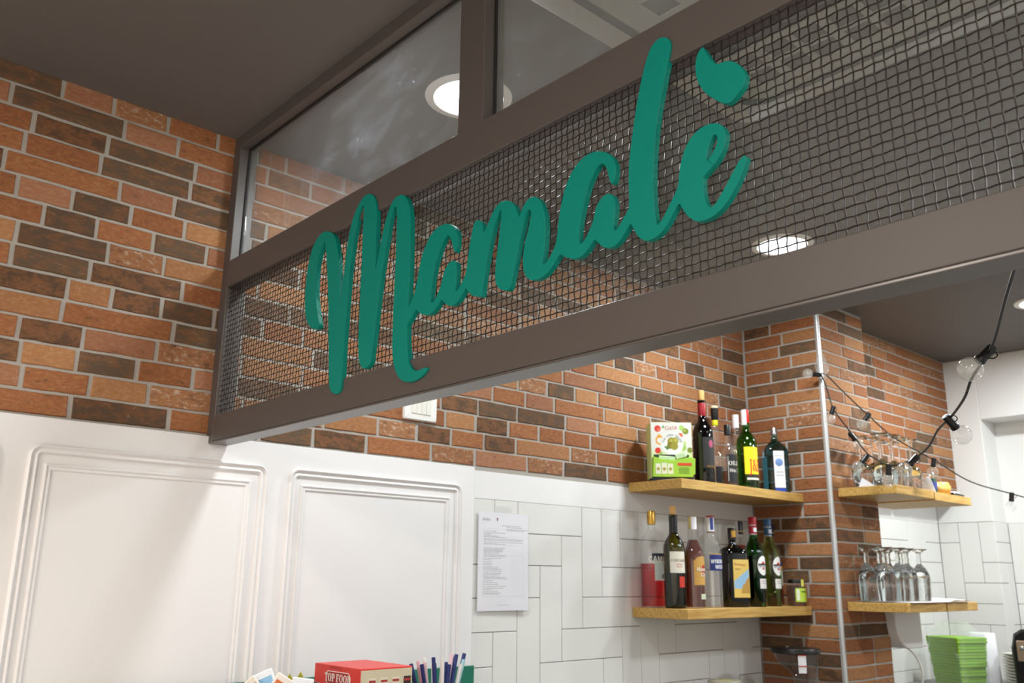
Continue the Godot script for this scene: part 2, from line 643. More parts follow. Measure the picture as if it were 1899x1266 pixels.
func _ready() -> void:
	rng.seed = 20240611
	# ---- camera
	var cam := Camera3D.new()
	cam.name = "camera"
	cam.transform = Transform3D(Basis(Vector3(0.674130, 0.009931, -0.738546), Vector3(0.183136, 0.966439, 0.180159), Vector3(0.715548, -0.256705, 0.649687)), Vector3(2.1500, 1.5500, 0.9249))
	cam.fov = 41.9318
	cam.near = 0.05
	cam.far = 60.0
	var at := CameraAttributesPhysical.new()
	at.frustum_focal_length = 12.0 / tan(deg_to_rad(41.9318) * 0.5)
	at.frustum_focus_distance = 1.5
	at.frustum_near = 0.05
	at.frustum_far = 60.0
	at.exposure_aperture = 8.5
	cam.attributes = at
	add_child(cam)
	cam.make_current()
	# ---- surroundings and exposure
	var env := Environment.new()
	env.background_mode = Environment.BG_COLOR
	env.background_color = Color(0.80, 0.86, 0.92)
	env.background_energy_multiplier = 3.0
	env.tonemap_mode = Environment.TONE_MAPPER_LINEAR
	env.tonemap_exposure = 1.0
	env.sdfgi_enabled = true
	env.ssao_enabled = true
	env.ssil_enabled = true
	var we := WorldEnvironment.new()
	we.name = "surroundings"
	we.environment = env
	add_child(we)
	make_materials()
	# ---- lamps
	var cool := Color(0.965, 0.99, 1.0)
	var warm := Color(1.0, 0.965, 0.93)
	downlight(Vector3(0.61, CEIL, -0.32), cool, 1.25, "bright downlight seen through the upper glass pane beside the mullion")
	downlight(Vector3(0.60, CEIL, -1.77), cool, 1.62, "bright downlight glimpsed through the woven wire just above the bottom rail")
	downlight(Vector3(1.00, CEIL, -3.14), cool, 3.0, "small downlight over the back corner at the right edge of the photo")
	downlight(Vector3(2.25, CEIL, -1.77), cool, 1.5, "downlight over the middle of the bar beyond the frame")
	downlight(Vector3(2.45, CEIL, -3.14), cool, 3.0, "downlight at the far right end of the bar ceiling")
	downlight(Vector3(0.90, CEIL, 2.40), warm, 3.9, "downlight above the customer side near the left wall")
	downlight(Vector3(2.90, CEIL, 0.90), warm, 3.1, "downlight above the customer side near the right wall")
	downlight(Vector3(1.75, CEIL, 3.40), warm, 3.9, "downlight in the middle near the front wall")
	downlight(Vector3(2.70, CEIL, 2.60), warm, 3.9, "downlight by the front wall on the right")
	build_shell()
	build_left_wall()
	build_pillar()
	build_back()
	build_partition()
	build_sign()
	build_wainscot()
	build_shelves()
	build_ceiling_unit()
	build_string_lights()
	build_upper_shelf_things()
	build_lower_shelf_things()
	build_glass_shelves()
	build_counter_things()


# ---------------------------------------------------------------- the room
func solid(c: Vector3, s: Vector3, bev := 0.0) -> MB:
	var m := MB.new()
	m.box(c, s, bev)
	return m


func between(a: Vector3, b: Vector3, bev := 0.0) -> MB:
	return solid((a + b) * 0.5, (b - a).abs(), bev)


func build_shell() -> void:
	var paint := mat("ceiling_paint")
	struct("ceiling", between(Vector3(-0.3, CEIL, -4.6), Vector3(3.7, CEIL + 0.12, 4.2)), paint, "flat ceiling painted dark grey-brown above the brick wall and the bar")
	var fl := struct("floor", between(Vector3(-0.3, -0.1, -0.05), Vector3(3.7, 0.0, 4.2)), mat("floor_tile", Color(0.90, 0.88, 0.86), 0.5), "pale floor of the room, below the picture")
	part("bar_floor", between(Vector3(-0.3, -0.1, -4.6), Vector3(3.7, -0.001, -0.05)), mat("bar_floor", Color(0.30, 0.28, 0.265), 0.5), fl)
	struct("wall_right", between(Vector3(3.4, 0, -4.6), Vector3(3.6, CEIL, 4.2)), mat("plaster"), "plain pale wall closing the room on the right")
	var f := struct("wall_front", between(Vector3(0.8, 0, 4.0), Vector3(3.4, CEIL, 4.2)), mat("plaster"), "plain pale wall behind the viewer, with a glazed shop door at its left end")
	part("door_head", between(Vector3(-0.2, 2.35, 4.0), Vector3(0.8, CEIL, 4.2)), mat("plaster"), f)
	part("door_side", between(Vector3(-0.2, 0, 4.0), Vector3(0.1, 2.35, 4.2)), mat("plaster"), f)
	var door := MB.new()
	for x in [0.13, 0.77]:
		door.box(Vector3(x, 1.175, 4.1), Vector3(0.06, 2.35, 0.06), 0.003)
	for y in [0.06, 1.15, 2.31]:
		door.box(Vector3(0.45, y, 4.1), Vector3(0.58, 0.08 if y > 0.1 else 0.12, 0.06), 0.003)
	var dn := struct("door_1", door, mat("frame"), "glazed shop door letting in daylight behind the viewer")
	part("door_glass", between(Vector3(0.16, 0.1, 4.097), Vector3(0.74, 2.28, 4.103)), mat("glass"), dn)


const L_ROWS := [
	"1.100:P 0.858:W 0.676:D 0.439:P 0.319:W 0.183:O 0.047:O -0.067:O -0.156:O -0.346:O -0.588:D -0.830:P -1.072:D -1.314:O -1.556:W -1.736:O -1.978:O -2.158:O -2.289:D -2.42",
	"1.100:O 0.858:D 0.669:P 0.544:D 0.287:P 0.151:O -0.103:B -0.238:O -0.480:D -0.660:O -0.902:O -1.144:L -1.324:O -1.566:D -1.701:D -1.943:O -2.185:P -2.42",
	"1.100:O 0.858:D 0.662:O 0.490:B 0.322:D 0.099:P -0.066:P -0.308:D -0.550:B -0.730:P -0.910:D -1.090:P -1.225:L -1.467:L -1.709:D -1.844:D -2.024:P -2.259:O -2.42",
	"1.100:B 0.965:D 0.723:O 0.654:O 0.501:O 0.332:D 0.107:B -0.057:W -0.237:O -0.372:O -0.552:W -0.794:O -0.929:P -1.064:D -1.244:D -1.424:O -1.666:L -1.846:O -2.036:W -2.255:D -2.42",
	"1.100:O 0.965:D 0.785:L 0.647:B 0.536:O 0.279:P 0.144:D -0.114:L -0.294:P -0.536:B -0.671:O -0.913:B -1.155:L -1.290:O -1.532:W -1.712:B -1.954:O -2.087:O -2.220:L -2.42",
	"1.100:B 0.920:D 0.779:L 0.638:O 0.502:P 0.383:D 0.246:O 0.110:L -0.070:D -0.205:W -0.340:W -0.582:O -0.824:O -1.066:L -1.308:O -1.488:D -1.730:L -1.870:L -1.987:D -2.120:L -2.253:D -2.363:O -2.42",
	"1.100:O 0.858:W 0.630:O 0.439:D 0.321:O 0.184:D 0.047:P -0.088:D -0.223:O -0.465:B -0.645:W -0.825:W -1.067:B -1.247:O -1.398:L -1.549:D -1.664:W -1.799:O -1.934:O -2.049:D -2.308:L -2.42",
	"1.100:L 0.920:O 0.772:O 0.623:L 0.488:D 0.287:W 0.153:L -0.103:L -0.345:O -0.587:D -0.829:D -1.071:P -1.313:O -1.444:L -1.699:L -1.833:L -2.080:W -2.214:D -2.42",
	"1.100:L 0.920:O 0.768:L 0.615:O 0.491:D 0.323:B 0.099:O -0.067:D -0.202:D -0.337:B -0.579:O -0.759:B -0.939:B -1.074:O -1.274:P -1.500:D -1.665:D -1.888:O -2.130:O -2.265:O -2.42",
	"1.100:P 0.965:B 0.723:D 0.607:B 0.365:L 0.266:B 0.146:D 0.010:D -0.126:O -0.248:O -0.383:O -0.625:D -0.760:O -0.909:L -1.058:W -1.196:D -1.334:L -1.455:O -1.590:P -1.724:O -1.840:B -2.082:P -2.324:D -2.42",
	"1.100:D 0.965:L 0.723:L 0.600:L 0.371:O 0.111:D -0.069:L -0.283:D -0.525:D -0.705:P -0.947:O -1.093:P -1.231:O -1.488:L -1.622:L -1.757:B -1.892:L -2.027:B -2.162:P -2.42",
	"1.100:O 0.858:O 0.725:L 0.591:O 0.454:B 0.317:P 0.146:W -0.075:L -0.252:O -0.494:P -0.736:B -0.886:D -1.056:D -1.285:P -1.453:L -1.673:B -1.915:B -2.050:O -2.292:W -2.42",
	"1.100:L 0.920:O 0.740:P 0.584:B 0.443:L 0.325:D 0.187:O 0.049:P -0.067:D -0.247:B -0.427:O -0.669:O -0.754:L -0.877:B -1.017:O -1.157:O -1.277:O -1.413:O -1.550:O -1.792:D -1.972:O -2.152:P -2.286:O -2.42",
	"1.100:D 0.858:O 0.717:O 0.576:P 0.432:O 0.289:L 0.154:W -0.088:W -0.330:L -0.508:W -0.648:B -0.780:O -0.913:B -1.051:L -1.311:W -1.444:O -1.579:L -1.714:D -1.956:D -2.091:L -2.271:O -2.42",
	"1.100:O 0.965:B 0.785:D 0.568:O 0.325:D 0.099:O -0.143:D -0.300:B -0.472:O -0.704:W -0.876:P -1.104:W -1.274:D -1.501:O -1.743:D -1.985:B -2.227:D -2.42",
]


func course_y(row: int, z: float) -> float:
	var a := 0.40 - 0.009 * row
	var b := 0.80 - 0.037 * row
	return CEIL - 0.055 * (row + lerpf(a, b, clampf((-0.3 - z) / 1.9, 0.0, 1.0)))


func build_left_wall() -> void:
	var w := struct("wall_left", between(Vector3(-0.2, 1.876, -2.6), Vector3(-0.0035, CEIL, 4.0)), mat("mortar"), "long wall of rustic brick slips in grey mortar, white panelling and tiles below it")
	part("plaster_band", between(Vector3(-0.2, 1.79, -2.42), Vector3(-0.001, 1.876, 4.0), 0.001), mat("white_lacquer"), w, "smooth white band between bricks and tiles")
	part("grout_bed", between(Vector3(-0.2, 0.0, -2.42), Vector3(-0.003, 1.79, 4.0)), mat("grout"), w)
	var turn := Basis(Vector3(0, 0, -1), Vector3.UP, Vector3(1, 0, 0))
	for row in L_ROWS.size():
		var joints := []
		var kinds := []
		for s in L_ROWS[row].split(" "):
			var q: PackedStringArray = s.split(":")
			joints.append(float(q[0]))
			if q.size() > 1:
				kinds.append(q[1])
		lay_course(w, joints, kinds, row, 0.0475, func(u: float, y: float) -> Vector3: return Vector3(0, course_y(int(y), u), u), turn)
	# bricks further forward than the picture reaches, joined
	var far := MB.new()
	for row in 15:
		var z := 1.1
		while z < 3.9:
			var l := 0.242 if rng.randf() < 0.55 else 0.135
			far.add(brick_mesh(l - 0.0075, 0.0475, rng.randi() % 3), Transform3D(turn, Vector3(0, course_y(row, z), z + l * 0.5)))
			z += l
	part("nearer_bricks", far, mat("brick_O0"), w).set_meta("kind", "stuff")
	lay_tiles(w, 0.865, 2.42, 1.79, 9, 0, -0.0966, func(u: float, y: float) -> Vector3: return Vector3(0, y, -u), turn)


const P_ROWS := [
	"0.000:O 0.242:O 0.353",
	"0.000:B 0.135:O 0.353",
	"0.000:O 0.191:L 0.353",
	"0.000:O 0.173:D 0.353",
	"0.000:O 0.227:L 0.353",
	"0.000:O 0.127:D 0.353",
	"0.000:B 0.243:O 0.353",
	"0.000:O 0.142:L 0.353",
	"0.000:L 0.195:W 0.353",
	"0.000:O 0.177:W 0.353",
	"0.000:O 0.231:O 0.353",
	"0.000:O 0.180:D 0.353",
	"0.000:D 0.245:O 0.353",
	"0.000:O 0.242:P 0.353",
	"0.000:B 0.198:O 0.353",
	"0.000:D 0.180:O 0.353",
	"0.000:O 0.230:O 0.353",
	"0.000:B 0.128:B 0.353",
	"0.000:O 0.246:D 0.353",
	"0.000:B 0.142:L 0.353",
	"0.000:O 0.197:D 0.353",
	"0.000:D 0.242:L 0.353",
	"0.000:O 0.231:O 0.353",
	"0.000:L 0.135:O 0.353",
	"0.000:B 0.246:O 0.353",
	"0.000:O 0.144:L 0.353",
	"0.000:D 0.195:O 0.353",
	"0.000:O 0.180:D 0.353",
	"0.000:O 0.242:B 0.353",
	"0.000:P 0.242:L 0.353",
	"0.000:B 0.180:D 0.353",
	"0.000:L 0.135:D 0.353",
]
const S_ROWS := [
	"-2.427:D -2.683:O -2.82",
	"-2.427:O -2.597:D -2.82",
	"-2.427:O -2.639:L -2.82",
	"-2.427:L -2.619:O -2.82",
	"-2.427:L -2.659:B -2.82",
	"-2.427:L -2.581:W -2.82",
	"-2.427:L -2.692:O -2.82",
	"-2.427:O -2.602:L -2.82",
	"-2.427:L -2.655:B -2.82",
	"-2.427:O -2.624:D -2.82",
	"-2.427:L -2.607:O -2.82",
	"-2.427:W -2.669:W -2.82",
	"-2.427:B -2.562:O -2.82",
	"-2.427:L -2.607:O -2.82",
	"-2.427:L -2.562:O -2.82",
	"-2.427:O -2.562:O -2.82",
	"-2.427:L -2.669:B -2.82",
	"-2.427:L -2.669:W -2.82",
	"-2.427:B -2.669:L -2.82",
	"-2.427:O -2.607:D -2.82",
	"-2.427:W -2.562:W -2.82",
	"-2.427:L -2.562:P -2.82",
	"-2.427:O -2.562:O -2.82",
	"-2.427:P -2.607:B -2.82",
	"-2.427:O -2.607:P -2.82",
	"-2.427:D -2.562:D -2.82",
	"-2.427:O -2.669:L -2.82",
	"-2.427:O -2.669:L -2.82",
	"-2.427:L -2.669:O -2.82",
	"-2.427:L -2.669:W -2.82",
	"-2.427:L -2.607:O -2.82",
	"-2.427:D -2.607:P -2.82",
]


func build_pillar() -> void:
	var w := struct("wall_pillar", between(Vector3(-0.2, 0, -2.82), Vector3(0.3565, CEIL, -2.4235)), mat("mortar"), "brick-faced pillar jutting out of the corner between the two sets of shelves", "pillar")
	var side := Basis(Vector3(0, 0, -1), Vector3.UP, Vector3(1, 0, 0))
	for row in P_ROWS.size():
		var joints := []
		var kinds := []
		for s in P_ROWS[row].split(" "):
			var q: PackedStringArray = s.split(":")
			joints.append(float(q[0]))
			if q.size() > 1:
				kinds.append(q[1])
		lay_course(w, joints, kinds, 2.6584 - 0.0519 * row, 0.0446, func(u: float, y: float) -> Vector3: return Vector3(u, y, -2.42), Basis())
		joints = []
		kinds = []
		for s in S_ROWS[row].split(" "):
			var q: PackedStringArray = s.split(":")
			joints.append(float(q[0]))
			if q.size() > 1:
				kinds.append(q[1])
		lay_course(w, joints, kinds, 2.664 - 0.052 * row, 0.0446, func(u: float, y: float) -> Vector3: return Vector3(0.36, y, u), side)
	var g := MB.new()
	var path := PackedVector2Array([Vector2(-0.013, -0.001), Vector2(-0.012, 0.0035), Vector2(-0.004, 0.0055), Vector2(0.002, 0.0045), Vector2(0.0045, 0.002), Vector2(0.0055, -0.004), Vector2(0.0035, -0.012), Vector2(-0.001, -0.013)])
	var rings := []
	for y in [0.9, CEIL]:
		var r := PackedVector3Array()
		for p in path:
			r.append(Vector3(0.36 + p.x, y, -2.42 + p.y))
		rings.append(r)
	g.loft(rings, false)
	struct("trim_1", g, mat("brushed_aluminium", Color(0.80, 0.80, 0.80), 0.38, 0.6), "shiny rounded metal strip guarding the corner of the brick pillar")


func build_back() -> void:
	var side := Basis(Vector3(0, 0, -1), Vector3.UP, Vector3(1, 0, 0))
	var w := struct("wall_side", between(Vector3(-0.2, 1.985, -3.95), Vector3(0.2465, CEIL, -2.82)), mat("mortar"), "set-back stretch of brick wall right of the pillar, above the tiles")
	for row in 14:
		var joints := fill_random(-3.95, -2.82)
		var kinds := []
		for i in joints.size() - 1:
			kinds.append(random_kind())
		lay_course(w, joints, kinds, 2.672 - 0.0522 * row, 0.0449, func(u: float, y: float) -> Vector3: return Vector3(0.25, y, u), side)
	part("tiled_base", between(Vector3(-0.2, 0, -4.4), Vector3(0.127, 1.85, -2.82)), mat("grout"), w)
	part("plaster_band", between(Vector3(-0.2, 1.85, -4.4), Vector3(0.13, 1.986, -2.82)), mat("white_lacquer"), w)
	lay_tiles(w, 2.82, 3.95, 1.85, 9, 2, 0.04, func(u: float, y: float) -> Vector3: return Vector3(0.13, y, -u), side)
	var b := struct("wall_back", between(Vector3(0.13, 1.85, -4.4), Vector3(0.405, CEIL, -3.95), 0.003), mat("plaster"), "white back wall with a wide recess at the right and tiles along its lower part")
	part("lintel", between(Vector3(0.405, 2.37, -4.4), Vector3(3.4, CEIL, -3.95), 0.003), mat("plaster"), b)
	part("tiled_base", between(Vector3(0.13, 0, -4.4), Vector3(0.402, 1.85, -3.953)), mat("grout"), b)
	part("recess_plaster", between(Vector3(0.405, 1.85, -4.4), Vector3(3.4, 2.37, -4.13)), mat("plaster"), b)
	part("recess_base", between(Vector3(0.405, 0, -4.4), Vector3(3.05, 1.85, -4.133)), mat("grout"), b)
	part("recess_base", between(Vector3(3.05, 1.17, -4.4), Vector3(3.4, 1.85, -4.133)), mat("grout"), b)
	part("recess_base", between(Vector3(3.05, 0, -4.4), Vector3(3.4, 0.86, -4.133)), mat("grout"), b)
	lay_tiles(b, 0.13, 0.405, 1.85, 9, 3, 0.0, func(u: float, y: float) -> Vector3: return Vector3(u, y, -3.95), Basis())
	lay_tiles(b, 3.95, 4.13, 1.85, 9, 1, 0.0, func(u: float, y: float) -> Vector3: return Vector3(0.409, y, -u), side)
	lay_tiles(b, 0.409, 1.4, 1.85, 9, 4, 0.0, func(u: float, y: float) -> Vector3: return Vector3(u, y, -4.13), Basis())
	var win := MB.new()
	for i in 4:
		win.box(Vector3(3.05 + 0.35 * i / 3.0, 1.015, -4.2), Vector3(0.016, 0.31, 0.05), 0.002)
	for i in 6:
		win.box(Vector3(3.225, 0.86 + 0.31 * i / 5.0, -4.2), Vector3(0.35, 0.014, 0.05), 0.002)
	struct("window_1", win, mat("white_plastic"), "small gridded window low in the far right end of the recess")


# ---------------------------------------------------------------- the partition
# wiped streaks of dried cleaning water on the upper panes
func smear_film() -> StandardMaterial3D:
	if not mats.has("smear_film"):
		var m := mat("smear_film", Color.WHITE, 0.7, 0.0, 0.2)
		var f := FastNoiseLite.new()
		f.seed = 19
		f.frequency = 0.011
		f.fractal_octaves = 4
		f.domain_warp_enabled = true
		f.domain_warp_amplitude = 40.0
		f.domain_warp_frequency = 0.012
		var im := Image.create(512, 256, false, Image.FORMAT_RGBA8)
		for y in 256:
			for x in 512:
				var streak := f.get_noise_2d(x * 0.9 + y * 0.8, y * 1.1 - x * 0.25)
				var speck := f.get_noise_2d(x * 9.0 + 700.0, y * 9.0)
				im.set_pixel(x, y, Color(0.85, 0.86, 0.90, clampf(0.012 + 0.030 * smoothstep(-0.05, 0.5, streak) + (0.25 if speck > 0.56 else 0.0) * smoothstep(0.0, 0.3, streak), 0.0, 0.5)))
		m.albedo_texture = ImageTexture.create_from_image(im)
		m.transparency = BaseMaterial3D.TRANSPARENCY_ALPHA
		m.backlight_enabled = true
		m.backlight = Color(0.9, 0.9, 0.95)
	return mats["smear_film"]

func build_partition() -> void:
	var t := thing("partition_frame", "dark grey-brown metal frame of glass and woven wire spanning the pass-through", "partition")
	var fm := mat("frame")
	var bv := 0.0013
	var x1 := 2.6
	part("bottom_rail", between(Vector3(0.014, 1.8692, -0.05), Vector3(x1, 1.934, 0.0), bv), fm, t)
	part("edge_strip", between(Vector3(0.0145, 1.8645, -0.05), Vector3(x1, 1.8684, 0.0002), 0.0008), mat("frame_edge"), t)
	part("middle_rail", between(Vector3(0.03, 2.268, -0.05), Vector3(x1, 2.341, 0.0), bv), fm, t)
	part("top_rail", between(Vector3(0.001, 2.666, -0.05), Vector3(x1, CEIL, 0.0), bv), fm, t)
	part("stile", between(Vector3(0.0008, 1.866, -0.0501), Vector3(0.037, 2.68, 0.0003), bv), fm, t)
	part("stile", between(Vector3(x1 - 0.04, 1.866, -0.0501), Vector3(x1, 2.68, 0.0003), bv), fm, t)
	part("mullion", between(Vector3(0.975, 2.339, -0.05), Vector3(1.047, 2.668, -0.0004), bv), fm, t)
	part("mullion", between(Vector3(1.99, 2.339, -0.05), Vector3(2.06, 2.668, -0.0004), bv), fm, t)
	for q in [[0.037, 0.975], [1.047, 1.99], [2.06, 2.56]]:
		part("glass_pane", between(Vector3(q[0], 2.341, -0.036), Vector3(q[1], 2.666, -0.030)), mat("glass"), t)
		part("smears", solid(Vector3((q[0] + q[1]) * 0.5, 2.5035, -0.0366), Vector3(q[1] - q[0] - 0.004, 0.322, 0.0002)), smear_film(), t)
		var g := MB.new()
		g.box(Vector3((q[0] + q[1]) * 0.5, 2.6635, -0.027), Vector3(q[1] - q[0], 0.005, 0.006), 0.001)
		g.box(Vector3((q[0] + q[1]) * 0.5, 2.3425, -0.027), Vector3(q[1] - q[0], 0.003, 0.006), 0.001)
		g.box(Vector3(q[0] + 0.002, 2.5035, -0.027), Vector3(0.004, 0.32, 0.006), 0.001)
		g.box(Vector3(q[1] - 0.002, 2.5035, -0.027), Vector3(0.004, 0.32, 0.006), 0.001)
		part("gasket", g, mat("gasket"), t)
	part("lower_glass", between(Vector3(0.037, 1.934, -0.037), Vector3(2.56, 2.268, -0.031)), mat("glass"), t, "glass pane behind the woven wire")
	# woven wire: every wire bends over and under the ones it crosses
	var screen := Node3D.new()
	screen.name = "wire_screen"
	t.add_child(screen)
	screen.set_meta("label", "woven crimped wire screen")
	var up := MB.new()
	var pts := []
	var steps := 28 * 4
	for i in steps + 1:
		var y := (i / 4.0 - 14.0) * PITCH
		pts.append(Vector3(0, y, 0.00105 * cos(PI * y / PITCH)))
	up.tube(pts, 0.00098, 6, false)
	var um := up.done()
	var across := MB.new()
	pts = []
	var count := int(2.53 / PITCH)
	for i in count * 4 + 1:
		var x := i / 4.0 * PITCH
		pts.append(Vector3(x, 0, -0.00105 * cos(PI * x / PITCH)))
	across.tube(pts, 0.00098, 6, false)
	var am := across.done()
	var x0 := 0.0328
	for k in count:
		var o := piece("wire", um, mat("wire"), screen)
		o.position = Vector3(x0 + PITCH * k, 1.9705 + PITCH * (10 + k % 2), -0.0085)
	for k in range(-2, 24):
		var o := piece("wire", am, mat("wire"), screen)
		o.position = Vector3(x0, 1.9705 + PITCH * k, -0.0085)
		if posmod(k, 2) == 1:
			o.rotation.x = PI


